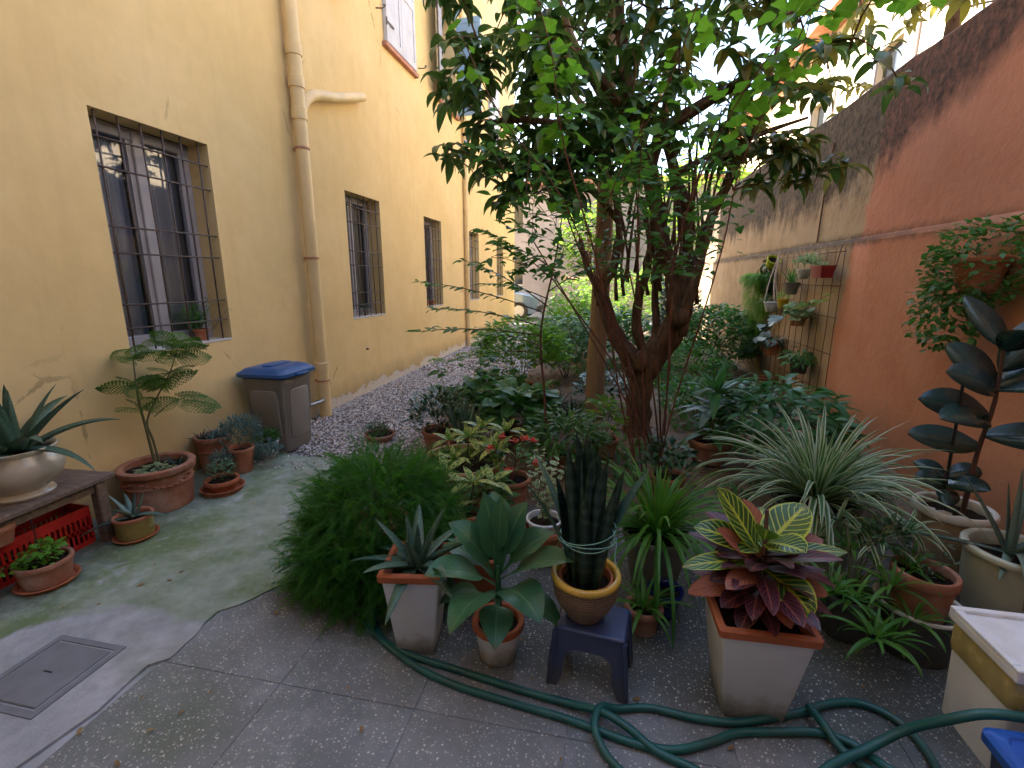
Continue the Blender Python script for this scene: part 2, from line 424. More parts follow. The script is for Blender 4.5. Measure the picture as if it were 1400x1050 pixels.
def mat_path():
    s = NT('mossy_concrete'); n = s.noise(1.7, 7, .68); n2 = s.noise(6, 7, .72); n3 = s.noise(28, 5, .7)
    k = s.mix(s.mr(n2, .3, .72), (.18, .22, .16), (.34, .38, .31))
    k = s.mix(s.mr(n, .47, .60, 0, .85), k, s.mix(n2, (.09, .135, .045), (.17, .21, .085)))
    k = s.mix(s.mr(s.noise(2.6, 6, .7, dist=.5), .60, .66, 0, .8), k, (.36, .37, .38))
    P = s.sep(s.tc.outputs['Object'])
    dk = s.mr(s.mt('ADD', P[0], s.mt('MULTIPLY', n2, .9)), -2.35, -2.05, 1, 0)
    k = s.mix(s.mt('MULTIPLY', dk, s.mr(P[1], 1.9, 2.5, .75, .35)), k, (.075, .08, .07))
    k = s.mix(s.mr(n3, .56, .74, 0, .5), k, (.36, .37, .35))
    ch = s.vor(46); k = s.mix(s.mt('MULTIPLY', s.mr(ch, .10, .14, .5, 0), s.mr(n2, .4, .6)), k, (.55, .55, .52))
    # the smooth pale cement round the inspection cover, its feathered edge trowelled over the older concrete
    d1 = s.mt('SUBTRACT', 1.54, P[1]); d2 = s.mt('SUBTRACT', s.mt('MULTIPLY_ADD', P[0], 1.72, 5.47), P[1])
    e = s.mt('ADD', s.mt('MINIMUM', d1, d2), s.mt('MULTIPLY', s.mt('SUBTRACT', s.noise(3.4, 7, .7), .5), .42)); pm = s.mt('MULTIPLY', s.mr(e, 0, .07), s.mr(n3, .2, .45, .8, 1))
    c = s.mix(s.mr(s.noise(2.6, 7, .7, dist=.6), .33, .66), (.25, .255, .275), (.43, .435, .46)); c = s.mix(s.mr(s.noise(16, 6, .7), .5, .75, 0, .45), c, (.24, .24, .23))
    c = s.mix(s.mr(s.noise(1.3, 6, .7), .55, .68, 0, .55), c, (.16, .18, .13))
    k = s.mix(pm, k, c)
    s.col(k); s.set(.85, .25); b = s.bump(n2, .5, .015); b = s.bump(n3, .4, .006, b); s.bump(pm, .5, .006, b); return s.m
def mat_patch():
    s = NT('smooth_cement_patch'); n = s.noise(2.6, 7, .7, dist=.6); n2 = s.noise(16, 6, .7)
    k = s.mix(s.mr(n, .33, .66), (.27, .27, .30), (.48, .48, .52)); k = s.mix(s.mr(n2, .5, .75, 0, .4), k, (.25, .26, .25))
    s.col(k); s.set(.8, .3); s.bump(n2, .3, .004); return s.m
def mat_soil(name, a, b):
    s = NT(name); n = s.noise(9, 6, .7); s.col(s.mix(s.mr(n, .3, .7), a, b)); s.set(.95, .1)
    q = s.bump(s.noise(60, 6, .8), .9, .02); return s.m
def mat_gravel(name, base=False):
    s = NT(name)
    if base:
        v = s.vor(60, out='Color'); c = s.sep(v)[0]; d = s.vor(60)
        r = c
    else:
        at = s.n('ShaderNodeAttribute', attribute_name='rnd'); r = at.outputs['Fac']
    cr = s.n('ShaderNodeValToRGB'); s.l(r, cr.inputs[0]); e = cr.color_ramp; e.interpolation = 'CONSTANT'
    cols = [(0, (.20, .18, .17)), (.18, (.42, .38, .36)), (.4, (.62, .58, .56)), (.62, (.34, .24, .18)), (.74, (.50, .47, .47)), (.88, (.75, .73, .72))]
    e.elements[0].position = 0; e.elements[0].color = (*cols[0][1], 1); e.elements[1].position = .18; e.elements[1].color = (*cols[1][1], 1)
    for p, c in cols[2:]: q = e.elements.new(p); q.color = (*c, 1)
    k = cr.outputs[0]
    if base: k = s.mix(s.mr(d, .3, .55), k, (.07, .06, .055)); s.bump(d, .8, -.01)
    s.col(k); s.set(.8, .3); return s.m
def mat_bark(name, a, b, sc=1.):
    s = NT(name); mp = s.n('ShaderNodeMapping'); mp.inputs['Scale'].default_value = (9 * sc, 9 * sc, 1.6 * sc); s.l(s.tc.outputs['Object'], mp.inputs[0])
    n = s.noise(2.2, 8, .72, vec=mp.outputs[0], dist=.5); s.col(s.mix(s.mr(n, .3, .7), a, b)); s.set(.9, .2)
    s.bump(n, .9, .03); return s.m
def mat_terracotta(name, c=(.40, .145, .075), lime=.4):
    s = NT(name); n = s.noise(7, 6, .65); n2 = s.noise(3.2, 6, .7)
    k = s.mix(s.mr(n, .3, .7), tuple(q * .72 for q in c), tuple(q * 1.15 for q in c))
    k = s.mix(s.mr(n2, .48, .68, 0, lime), k, (.44, .36, .30)); k = s.mix(s.mr(s.noise(11, 5), .6, .75, 0, .5), k, (.13, .09, .055))
    s.col(k); s.set(.8, .25); s.bump(s.noise(80, 4), .25, .003); return s.m
def mat_glass():
    s = NT('window_glass'); g = s.n('ShaderNodeBsdfGlossy'); g.inputs['Roughness'].default_value = .03; g.inputs[0].default_value = (.9, .93, 1, 1)
    t = s.n('ShaderNodeBsdfTransparent'); t.inputs[0].default_value = (.75, .78, .82, 1)
    f = s.n('ShaderNodeFresnel'); f.inputs[0].default_value = 1.6; m = s.n('ShaderNodeMixShader')
    s.l(s.mt('MULTIPLY', f.outputs[0], 1.5), m.inputs[0]); s.l(t.outputs[0], m.inputs[1]); s.l(g.outputs[0], m.inputs[2]); s.l(m.outputs[0], s.out.inputs[0])
    return s.m
def mat_wood(name, a, b):
    s = NT(name); mp = s.n('ShaderNodeMapping'); mp.inputs['Scale'].default_value = (2, 14, 14); s.l(s.tc.outputs['Object'], mp.inputs[0])
    n = s.noise(3, 7, .7, vec=mp.outputs[0]); s.col(s.mix(s.mr(n, .3, .7), a, b)); s.set(.75, .3); s.bump(n, .6, .006); return s.m
def mat_wicker():
    s = NT('woven_basket_glaze'); uv = s.sep(s.tc.outputs['UV'])
    a = s.mt('SINE', s.mt('MULTIPLY', uv[0], 260.)); b = s.mt('SINE', s.mt('ADD', s.mt('MULTIPLY', uv[1], 130.), s.mt('MULTIPLY', a, 1.3)))
    n = s.noise(30, 4); k = s.mix(s.mr(b, -.4, .8), (.11, .055, .03), (.42, .28, .17)); k = s.mix(s.mr(n, .5, .7, 0, .5), k, (.20, .12, .08))
    s.col(k); s.set(.5, .4); s.bump(b, .7, .004); return s.m

M = dict(
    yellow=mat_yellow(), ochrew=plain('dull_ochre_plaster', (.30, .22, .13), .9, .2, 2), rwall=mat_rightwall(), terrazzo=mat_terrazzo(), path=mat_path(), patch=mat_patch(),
    ground=mat_soil('far_yard_ground', (.22, .20, .19), (.34, .31, .29)), soil=mat_soil('potting_soil', (.012, .009, .007), (.045, .03, .02)),
    bed=mat_soil('garden_bed_earth', (.15, .11, .08), (.27, .21, .16)),
    gravel=mat_gravel('river_gravel'), gravelbase=mat_gravel('gravel_bed', True),
    bark=mat_bark('dark_bark', (.05, .03, .02), (.25, .15, .09), 1.6), pbark=mat_bark('pale_bark', (.30, .21, .14), (.42, .31, .22), .4), twig=plain('twig_bark', (.12, .06, .045), .8),
    gtwig=plain('green_twig', (.13, .12, .05), .7), rtwig=plain('red_twig', (.16, .05, .035), .6),
    terra=mat_terracotta('terracotta'), terra2=mat_terracotta('weathered_terracotta', (.36, .15, .09), .75), terrap=mat_terracotta('terracotta_plastic', (.42, .13, .06), .08),
    white=plain('white_plastic_pot', (.64, .68, .74), .45, .08, 5, .06, dirt=(.46, .46, .43), splash=(.16, .15, .10)), offw=plain('aged_white_glaze', (.62, .58, .50), .35, .15, 5, .1, dirt=(.35, .30, .23)),
    urn=plain('cream_marbled_glaze', (.56, .49, .38), .3, .3, 3, .05, coat=.4, dirt=(.42, .33, .22)), ochre=plain('ochre_glaze', (.30, .22, .06), .3, .4, 8, .1, coat=.3, dirt=(.12, .10, .04)),
    bowl=plain('ochre_clay_bowl', (.40, .27, .12), .6, .3, 6, dirt=(.24, .2, .12)),
    celadon=plain('celadon_glaze', (.42, .46, .36), .3, .15, 7, .05, coat=.3), celrim=plain('dark_glaze_rim', (.05, .07, .07), .25, .2, coat=.4),
    pale=plain('pale_green_glaze', (.46, .47, .36), .35, .25, 4, .08, coat=.3, dirt=(.22, .16, .10)), grey=plain('grey_stoneware', (.22, .20, .17), .6, .3, 6),
    darkpot=plain('dark_bronze_pot', (.075, .065, .055), .5, .3), beige=plain('beige_clay_pot', (.44, .32, .20), .6, .25, 6, dirt=(.26, .16, .10)),
    yrim=plain('yellow_glaze_rim', (.62, .38, .05), .3, .15, coat=.4), wicker=mat_wicker(), navy=plain('navy_plastic', (.045, .06, .13), .38, .15, 8, .04, spec=.5, splash=(.08, .08, .07)),
    hose=plain('green_hose', (.012, .10, .085), .4, .35, 9, .10, 200, spec=.5, dirt=(.05, .085, .065)), cobalt=plain('cobalt_glaze', (.01, .02, .16), .12, .3, coat=.8),
    binbody=plain('taupe_plastic', (.235, .21, .19), .5, .1, 5, .06), binlid=plain('blue_plastic_lid', (.02, .09, .26), .38, .15, 6, .05), black=plain('black_plastic', (.012, .012, .014), .4),
    red=plain('red_crate_plastic', (.48, .02, .015), .4, .2), crimson=plain('crimson_trough', (.30, .02, .03), .4), lime=plain('lime_plastic', (.42, .50, .04), .4), yel=plain('yellow_plastic', (.60, .42, .03), .4),
    iron=plain('rusted_iron', (.10, .07, .06), .65, .4, 30), rust=plain('rust_brown_wire', (.17, .075, .04), .75, .3, 30), cord=plain('macrame_cord', (.60, .50, .42), .8), twine=plain('green_twine', (.25, .50, .42), .7),
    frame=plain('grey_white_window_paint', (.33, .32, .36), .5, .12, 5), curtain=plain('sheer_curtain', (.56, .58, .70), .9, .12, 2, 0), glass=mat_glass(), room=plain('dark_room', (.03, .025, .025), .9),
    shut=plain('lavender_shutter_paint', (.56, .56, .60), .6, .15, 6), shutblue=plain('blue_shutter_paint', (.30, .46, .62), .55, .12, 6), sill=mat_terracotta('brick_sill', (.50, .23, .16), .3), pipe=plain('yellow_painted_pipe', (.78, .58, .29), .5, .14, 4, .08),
    stone=plain('stone_sill', (.55, .50, .44), .8), metal=plain('galvanised_metal', (.34, .35, .37), .4, .2, metal=.6), styro=plain('expanded_foam', (.78, .79, .81), .75, .08, 6, .2, 220, dirt=(.60, .54, .45)),
    tape=plain('yellowed_tape', (.48, .40, .17), .25, .25, 12, coat=.3), blue=plain('bright_blue_plastic', (.02, .10, .42), .3, .12), benchw=mat_wood('weathered_bench_wood', (.10, .065, .05), (.24, .17, .13)),
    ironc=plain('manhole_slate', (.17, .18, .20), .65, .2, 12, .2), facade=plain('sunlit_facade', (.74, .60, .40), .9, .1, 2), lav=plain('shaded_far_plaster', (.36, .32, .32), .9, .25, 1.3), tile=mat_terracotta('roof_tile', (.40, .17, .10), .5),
    carp=plain('pale_blue_car_paint', (.10, .15, .22), .25, .05, 3, 0, coat=.8), cargl=plain('car_window', (.02, .025, .03), .08, 0, bump=0), tyre=plain('tyre_rubber', (.02, .02, .02), .8), pebble=plain('white_pebble', (.66, .63, .58), .6, .15, 9),
    # foliage
    Ltree=leafm('big_tree_leaf', (.022, .07, .022), (.10, .19, .05), (.16, .22, .08), .32, .33, spec=.5), Lold=leafm('old_tree_leaf', (.12, .15, .03), (.20, .18, .06), (.2, .17, .08), .4, .4),
    Lvine=leafm('mulberry_leaf', (.08, .24, .025), (.16, .36, .04), (.20, .34, .08), .45, .5), Laloe=leafm('spotted_aloe_leaf', (.055, .12, .085), (.09, .17, .11), None, .38, .04, 'spots', (.24, .34, .27)),
    Laloe2=leafm('grey_green_aloe_leaf', (.10, .16, .13), (.15, .22, .17), None, .45, .03, 'spots', (.25, .33, .28)), Larum=leafm('arum_leaf', (.035, .115, .055), (.06, .17, .07), (.12, .24, .10), .35, .25),
    Lsans=leafm('sansevieria_leaf', (.012, .035, .025), (.03, .06, .035), None, .35, .02, 'bands', (.06, .10, .07)), Lspid=leafm('green_strap_leaf', (.05, .17, .02), (.10, .27, .035), (.14, .28, .06), .38, .35),
    Lvar=leafm('white_edged_strap_leaf', (.06, .16, .05), (.10, .21, .07), None, .4, .35, 'edge', (.52, .60, .42)), Lcroton=leafm('yellow_veined_croton_leaf', (.015, .075, .02), (.05, .15, .03), (.62, .66, .06), .28, .25, 'veins', (.50, .60, .06), spec=.6),
    Lcred=leafm('maroon_croton_leaf', (.035, .014, .028), (.085, .025, .04), (.30, .09, .08), .3, .15, 'veins', (.22, .06, .06), spec=.6), Lcpink=leafm('salmon_croton_leaf', (.42, .12, .08), (.50, .20, .11), (.30, .08, .07), .35, .3, 'veins', (.30, .07, .06)),
    Lrub=leafm('rubber_plant_leaf', (.02, .058, .052), (.04, .09, .085), (.06, .09, .07), .26, .03, spec=.6), Lfern=leafm('asparagus_fern_needle', (.025, .12, .02), (.08, .26, .03), None, .5, .4),
    Llime=leafm('bright_green_leaf', (.09, .27, .02), (.20, .40, .05), (.25, .4, .1), .45, .5), Lmid=leafm('garden_leaf', (.045, .16, .035), (.10, .26, .06), (.14, .25, .09), .4, .35),
    Lhyd=leafm('hydrangea_leaf', (.045, .16, .05), (.08, .24, .07), (.15, .26, .12), .45, .35), Ljade=leafm('jade_leaf', (.025, .085, .035), (.05, .13, .05), None, .3, .1, spec=.5), Lblue=leafm('blue_succulent_leaf', (.13, .24, .22), (.19, .32, .30), None, .5, .08),
    Lvary=leafm('gold_blotched_leaf', (.05, .15, .03), (.08, .20, .04), (.40, .45, .12), .38, .35, 'blotch', (.48, .55, .16)), Lpale=leafm('cream_edged_leaf', (.12, .24, .10), (.22, .36, .18), None, .45, .35, 'edge', (.5, .56, .36)),
    Ldark=leafm('dark_haworthia_leaf', (.012, .035, .018), (.025, .06, .03), None, .4, .03), Lgr=leafm('sage_leaf', (.10, .19, .10), (.16, .26, .14), None, .5, .3), Ljac=leafm('jacaranda_leaflet', (.07, .17, .03), (.13, .24, .05), None, .5, .45),
    Lfar=leafm('far_sunlit_leaf', (.12, .26, .03), (.24, .38, .07), None, .5, .45), Ldry=leafm('dry_leaf', (.20, .11, .05), (.34, .22, .10), None, .7, .2), Lcoral=leafm('coral_flower', (.62, .07, .05), (.72, .14, .08), None, .5, .4),
)
# ================================================================ SETTING
WX = -3.15; RX = 2.3
def sheet(name, pts, z, mat, th=0.0, parent=None, edge_noise=0., kind='structure'):
    P = []
    n = len(pts)
    for i in range(n):
        a = np.array(pts[i], float); b = np.array(pts[(i + 1) % n], float)
        k = max(1, int(np.linalg.norm(b - a) / .06)) if edge_noise and np.linalg.norm(b - a) < 4 else 1
        for j in range(k):
            p = a + (b - a) * j / k
            if edge_noise and j: p = p + np.array((mnoise.noise(Vector((p[0] * 5, p[1] * 5, 1))) + .5 * mnoise.noise(Vector((p[0] * 17, p[1] * 17, 1))), mnoise.noise(Vector((p[0] * 5, p[1] * 5, 9))) + .5 * mnoise.noise(Vector((p[0] * 17, p[1] * 17, 5))))) * edge_noise
            P.append((p[0], p[1], z))
    me = bpy.data.meshes.new(name)
    m = len(P)
    if th:
        Q = P + [(x, y, z - th) for x, y, _ in P]
        me.from_pydata(Q, [], [tuple(range(m))] + [(i, i + m, (i + 1) % m + m, (i + 1) % m) for i in range(m)])
    else: me.from_pydata(P, [], [tuple(range(m))])
    me.materials.append(mat); return link(name, me, parent, kind)
sheet('ground', [(-80, -60), (80, -60), (80, 140), (-80, 140)], -.03, M['ground'])
sheet('garden_bed', [(-1.75, 2.7), (2.32, 2.2), (2.32, 15.2), (-1.3, 15.2), (-1.5, 9.0), (-1.6, 5)], -.014, M['bed'], edge_noise=.06)
sheet('gravel_bed', [(-3.16, 3.2), (-1.2, 3.0), (-1.05, 4.4), (-1.35, 6.0), (-1.4, 15.6), (-3.16, 15.6)], -.010, M['gravelbase'], edge_noise=.08)
sheet('joint_bed', [(-2.3, -3), (2.32, -3), (2.32, 2.9), (-2.3, 2.9)], -.002, M['path'])
sheet('concrete_path', [(-3.16, -3), (-1.72, -3), (-1.72, .6), (-1.725, 1.19), (-1.70, 1.5), (-1.55, 1.80), (-1.38, 2.02), (-1.25, 2.5), (-1.3, 3.1), (-1.9, 3.32), (-2.28, 3.38), (-2.75, 3.40), (-3.16, 3.5)], .010, M['path'], .03, edge_noise=.06)
# terrazzo slabs, one object each
pav = thing('aggregate_paving', 'x', 'x'); del pav['label']; del pav['category']; pav['kind'] = 'structure'
slabs = {}
for ix in range(8):
    for iy in range(-2, 5):
        x0 = -1.70 + .54 * ix; y0 = .21 + .54 * iy
        if x0 > 2.2: continue
        x1 = min(x0 + .54, 2.29)
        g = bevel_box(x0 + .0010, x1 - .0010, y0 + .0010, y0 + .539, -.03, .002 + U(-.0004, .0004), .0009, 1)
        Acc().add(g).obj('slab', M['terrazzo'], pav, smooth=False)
# manhole
mh = thing('manhole_cover', 'grey square inspection cover with a small slot, sunk in the pale cement patch', 'manhole', (-2.065, 1.145, .011))
a = Acc()
for (x0, x1, y0, y1) in ((-.168, .168, -.168, -.143), (-.168, .168, .143, .168), (-.168, -.143, -.143, .143), (.143, .168, -.143, .143)): a.add(box(x0, x1, y0, y1, -.01, .003))
a.obj('surround', M['ironc'], mh, smooth=False)
a = Acc()
for (x0, x1, y0, y1) in ((-.143, .143, -.143, -.136), (-.143, .143, .136, .143), (-.143, -.136, -.136, .136), (.136, .143, -.136, .136)): a.add(box(x0, x1, y0, y1, -.01, -.004))
a.obj('gap', M['black'], mh, smooth=False)
Acc().add(bevel_box(-.134, .134, -.134, .134, -.01, .006, .003, 1)).obj('lid', M['ironc'], mh, smooth=False)
Acc().add(box(-.02, .02, -.003, .003, .0055, .0068)).obj('slot', M['black'], mh, smooth=False)

# gravel stones
def ico(sq=(1, .8, .55), j=.18):
    import bmesh
    bm = bmesh.new(); bmesh.ops.create_icosphere(bm, subdivisions=1, radius=1)
    V = [tuple(np.array(v.co) * np.array(sq) * (1 + U(-j, j))) for v in bm.verts]; bm.verts.index_update()
    F = [tuple(v.index for v in f.verts) for f in bm.faces]; bm.free(); return V, F, None
def stones(n, xr, yr, size, inside, z, name='gravel', mat='gravel', zr=.006):
    A = Acc(); per = n // 4
    for _ in range(4):
        P = np.stack([ng.uniform(*xr, per), ng.uniform(*yr, per)], 1)
        P = P[[inside(p) for p in P]]; m = len(P)
        P = np.concatenate([P, (z + ng.uniform(0, zr, m))[:, None]], 1)
        R = rots(ng.uniform(0, 6.28, m), ng.uniform(-.5, .5, m), ng.uniform(-.5, .5, m))
        A.many(ico(), P, R, ng.uniform(size[0], size[1], m), ng.random(m))
    return A.obj(name, M[mat], None, 'stuff', smooth=False)
def in_gravel(p):
    x, y = p; e = .06 * mnoise.noise(Vector((x * 3, y * 3, 0)))
    lo = 3.52 - (x + 3.15) * .10 + e if x < -1.9 else 3.35 - (x + 1.9) * .3 + e
    return y > lo and x < -1.15 - .03 * (y - 4) + e + (.0 if y > 4.6 else .1)
stones(26000, (-3.14, -.9), (3.1, 7.2), (.008, .0155), in_gravel, -.004)
stones(14000, (-3.14, -1.0), (7.2, 15.4), (.013, .024), in_gravel, -.004)
stones(260, (-3.0, -1.9), (3.1, 3.55), (.006, .011), lambda p: True, .012, 'loose_gravel')

# ---------------------------------------------------------------- yellow house
house = thing('yellow_house', 'long yellow plastered house with barred ground floor windows and shutters upstairs', 'house')
HY0, HY1, HZ = -5.4, 15.72, 9.3
low = [(2.57, 3.46), (5.45, 6.33), (7.92, 8.77), (10.58, 11.38), (13.2, 14.03)]
OPEN = [(a, b, 1.0, 2.52) for a, b in low] + [(4.62, 5.52, 4.6, 6.3), (6.74, 7.74, 4.6, 6.3), (8.86, 9.84, 4.6, 6.3), (12.4, 13.4, 4.6, 6.3), (.6, 1.5, 4.6, 6.3)]
def wall_open(A, x, openings, y0, y1, z0, z1, depth, side):
    ys = sorted({y0, y1, *[o[0] for o in openings], *[o[1] for o in openings]}); zs = sorted({z0, z1, *[o[2] for o in openings], *[o[3] for o in openings]})
    for i in range(len(ys) - 1):
        for j in range(len(zs) - 1):
            yc, zc = (ys[i] + ys[i + 1]) / 2, (zs[j] + zs[j + 1]) / 2
            if any(o[0] < yc < o[1] and o[2] < zc < o[3] for o in openings): continue
            A.add(([(x, ys[i], zs[j]), (x, ys[i + 1], zs[j]), (x, ys[i + 1], zs[j + 1]), (x, ys[i], zs[j + 1])], [(0, 1, 2, 3)], None))
    for (a, b, c, d) in openings:
        X2 = x + side * depth
        for q in ([(x, a, c), (X2, a, c), (X2, a, d), (x, a, d)], [(x, b, c), (x, b, d), (X2, b, d), (X2, b, c)], [(x, a, d), (X2, a, d), (X2, b, d), (x, b, d)], [(x, a, c), (x, b, c), (X2, b, c), (X2, a, c)]):
            A.add((q, [(0, 1, 2, 3)], None))
A = Acc(); wall_open(A, WX, OPEN[:5], HY0, HY1, -.03, 3.5, .19, -1); wall_open(A, WX, OPEN[5:], HY0, HY1, 3.5, HZ, .26, -1)
for q in ([(WX, HY1, -.03), (-12, HY1, -.03), (-12, HY1, HZ), (WX, HY1, HZ)], [(WX, HY0, -.03), (WX, HY0, HZ), (-12, HY0, HZ), (-12, HY0, -.03)], [(-12, HY0, -.03), (-12, HY0, HZ), (-12, HY1, HZ), (-12, HY1, -.03)]):
    A.add((q, [(0, 1, 2, 3)], None))
A.obj('wall', M['yellow'], house, smooth=False)
Acc().add(box(-12.4, WX + .55, HY0 - .4, HY1 + .4, HZ, HZ + .18)).obj('roof', M['tile'], house, smooth=False)
def seg_bar(p, q, r): return tube([p, q], r, 6)
barv = None
for wi, (a, b) in enumerate(low):
    w = link('window', Acc().add(bevel_box(-3.42, -3.36, a - .02, b + .02, .98, 1.05, .004, 1)).mesh('window', M['frame'], False), house)
    fx0, fx1 = -3.39, -3.335
    A = Acc(); mid = (a + b) / 2
    for (y0, y1, z0, z1) in ((a, a + .06, 1.05, 2.51), (b - .06, b, 1.05, 2.51), (mid - .03, mid + .03, 1.05, 2.51), (a, b, 2.44, 2.515), (a, b, 1.0, 1.09)):
        A.add(bevel_box(fx0, fx1 + (.012 if y0 > a and y1 < b else 0) + (.003 if y0 == a and y1 == b else 0), y0, y1, z0, z1, .006, 1))
    for (y0, y1) in ((a + .06, mid - .03), (mid + .03, b - .06)):
        for k in (0, 1): A.add(box(fx0 + .012, fx1 - .008, y0 if k else y1 - .035, y0 + .035 if k else y1, 1.09, 2.44))
    A.obj('frame', M['frame'], w, smooth=False)
    for (y0, y1) in ((a + .095, mid - .065), (mid + .065, b - .095)):
        Acc().add(([(-3.37, y0, 1.09), (-3.37, y1, 1.09), (-3.37, y1, 2.44), (-3.37, y0, 2.44)], [(0, 1, 2, 3)], None)).obj('pane', M['glass'], w, smooth=False)
    # curtain in soft folds, parted over the dark room
    for (y0, y1) in ((a - .1, mid - .05), (mid + .13, b + .1)):
        V = []; n = 36
        for i in range(n + 1):
            y = y0 + (y1 - y0) * i / n; xx = -3.45 + .018 * math.sin(i * .9) + .01 * math.sin(i * 2.3)
            V += [(xx, y, 1.03), (xx, y, 2.48)]
        Acc().add((V, [(2 * i, 2 * i + 2, 2 * i + 3, 2 * i + 1) for i in range(n)], None)).obj('curtain', M['curtain'], w)
    A = Acc()
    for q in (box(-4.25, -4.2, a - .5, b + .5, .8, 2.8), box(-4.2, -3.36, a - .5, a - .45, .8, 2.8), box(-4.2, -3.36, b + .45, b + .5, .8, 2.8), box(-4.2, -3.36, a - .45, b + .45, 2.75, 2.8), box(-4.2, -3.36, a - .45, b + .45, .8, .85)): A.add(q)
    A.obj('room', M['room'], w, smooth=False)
    gx = -3.185; ym = None
    for i in range(6):
        y = a + .06 + (b - a - .12) * i / 5
        if wi > 2 and i % 2: continue
        link('bar', Acc().add(tube([(gx, y + U(-.004, .004), 1.0), (gx, y + U(-.006, .006), 1.8), (gx, y + U(-.004, .004), 2.52)], .0065, 6)).mesh('bar', M['iron']), w)
    for z in (1.16, 1.32, 1.66, 1.83, 2.18, 2.36):
        link('bar', Acc().add(tube([(gx + .011, a - .01, z + U(-.006, .006)), (gx + .011, (a + b) / 2, z + U(-.006, .006)), (gx + .011, b + .01, z)], .0065, 6)).mesh('bar', M['iron']), w)
    link('sill', Acc().add(bevel_box(-3.345, -3.146, a + .002, b - .002, .985, 1.004, .004, 1)).mesh('sill', M['stone'], False), w)
def shutter_leaf(parent, mat, width, z0, z1, loc, rz):
    """a board shutter leaf, hinge on its own Z axis, lying along +Y when rz = 0"""
    A = Acc(); A.add(box(-.016, .016, 0, width, z0, z1))
    for s_ in (-1, 1):
        x0, x1 = (.016, .026) if s_ > 0 else (-.026, -.016)
        for (p, q, r, t) in ((0, .07, z0, z1), (width - .07, width, z0, z1), (.07, width - .07, z0, z0 + .09), (.07, width - .07, z1 - .09, z1), (.07, width - .07, (z0 + z1) / 2 - .05, (z0 + z1) / 2 + .05)): A.add(box(x0, x1, p, q, r, t))
    o = A.obj('shutter', mat, parent, smooth=False, loc=loc, rz=rz)
    B = Acc()
    for z in (z0 + .22, z1 - .25): B.add(box(.026, .031, -.01, width * .45, z, z + .03)); B.add(tube([(.03, -.005, z - .03), (.03, -.005, z + .06)], .009, 6))
    B.obj('hinge', M['iron'], o, smooth=False)
for k, (a, b, z0, z1) in enumerate(OPEN[5:]):
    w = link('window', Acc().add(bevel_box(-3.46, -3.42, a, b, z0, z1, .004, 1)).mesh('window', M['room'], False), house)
    A = Acc(); mid = (a + b) / 2
    for (y0, y1, p, q) in ((a, a + .06, z0, z1), (b - .06, b, z0, z1), (mid - .05, mid + .05, z0, z1), (a, b, z1 - .06, z1), (a, b, z0, z0 + .07)): A.add(box(-3.42, -3.385 + (.002 if y0 == a and y1 == b else 0), y0, y1, p, q))
    A.obj('frame', M['frame'], w, smooth=False)
    Acc().add(([(-3.41, a + .06, z0 + .07), (-3.41, b - .06, z0 + .07), (-3.41, b - .06, z1 - .06), (-3.41, a + .06, z1 - .06)], [(0, 1, 2, 3)], None)).obj('pane', M['glass'], w, smooth=False)
    link('sill', Acc().add(bevel_box(-3.15, -3.085, a - .06, b + .06, z0 - .055, z0 + .003, .005, 1)).mesh('sill', M['sill'], False), w)
    hw = (b - a) / 2
    if k in (0, 1, 3, 4):
        shutter_leaf(w, M['shut'], hw - .004, z0 + .02, z1 - .01, (-3.12, a, 0), 0)
        shutter_leaf(w, M['shut'], hw - .004, z0 + .02, z1 - .01, (-3.12, b, 0), PI)
    else:
        shutter_leaf(w, M['shut'], hw, z0 + .02, z1 - .01, (-3.11, a - .02, 0), -2.74)
        shutter_leaf(w, M['shutblue'], hw, z0 + .02, z1 - .01, (-3.11, b + .02, 0), -PI / 2 - .1)  # this leaf's blue is reflected sky, painted into its colour
for (y, z) in ((6.55, 4.92), (7.95, 4.75), (5.75, 4.7), (8.55, 4.85)):
    Acc().add(tube([(WX, y, z), (WX + .09, y + .02, z), (WX + .12, y + .04, z + .04), (WX + .12, y - .03, z + .01)], .008, 6, 3)).obj('shutter_hook', M['iron'], house)

# downpipes
dp = thing('downpipe', 'thick yellow painted downpipe with a curved side branch on the house wall', 'downpipe', (-3.06, 4.56, 0))
Acc().add(tube([(0, 0, .0), (0, 0, 3.3), (0, 0, 9.25)], .064, 20)).obj('pipe', M['pipe'], dp)
for z in (.55, 3.06, 3.34, 3.62): Acc().add(lathe([(.0645, z - .05), (.073, z - .05), (.074, z + .05), (.0645, z + .055)], 20)).obj('sleeve', M['pipe'], dp)
A = Acc().add(tube([(0, .02, 3.08), (-.0, .12, 3.22), (0, .30, 3.33), (-.005, .7, 3.44), (-.02, 1.35, 3.66)], [.052, .054, .054, .052, .052], 16, 6))
A.obj('branch_pipe', M['pipe'], dp)
for z in (1.7, 2.75, .4):
    A = Acc().add(lathe([(.065, z - .010), (.070, z - .010), (.070, z + .010), (.065, z + .010)], 20)); A.add(box(-.10, -.07, -.012, .012, z - .01, z + .01)); A.obj('clamp', M['sill'], dp)
dp2 = thing('downpipe', 'thin yellow downpipe on the far half of the house wall, beyond the third barred window', 'downpipe', (-3.09, 10.2, 0))
Acc().add(tube([(0, 0, 0), (0, 0, 9.25)], .05, 14)).obj('pipe', M['pipe'], dp2)
for z in (1.2, 2.9): Acc().add(lathe([(.051, z - .03), (.06, z - .03), (.06, z + .03), (.051, z + .03)], 14)).obj('sleeve', M['pipe'], dp2)
tap = thing('wall_pipe', 'short bare metal water pipe sticking out of the yellow wall beside the bin', 'pipe', (-3.15, 4.1, .2))
Acc().add(tube([(0, 0, 0), (.10, .08, 0), (.14, .30, .0), (.10, .42, 0)], .018, 10, 3)).obj('pipe', M['metal'], tap)
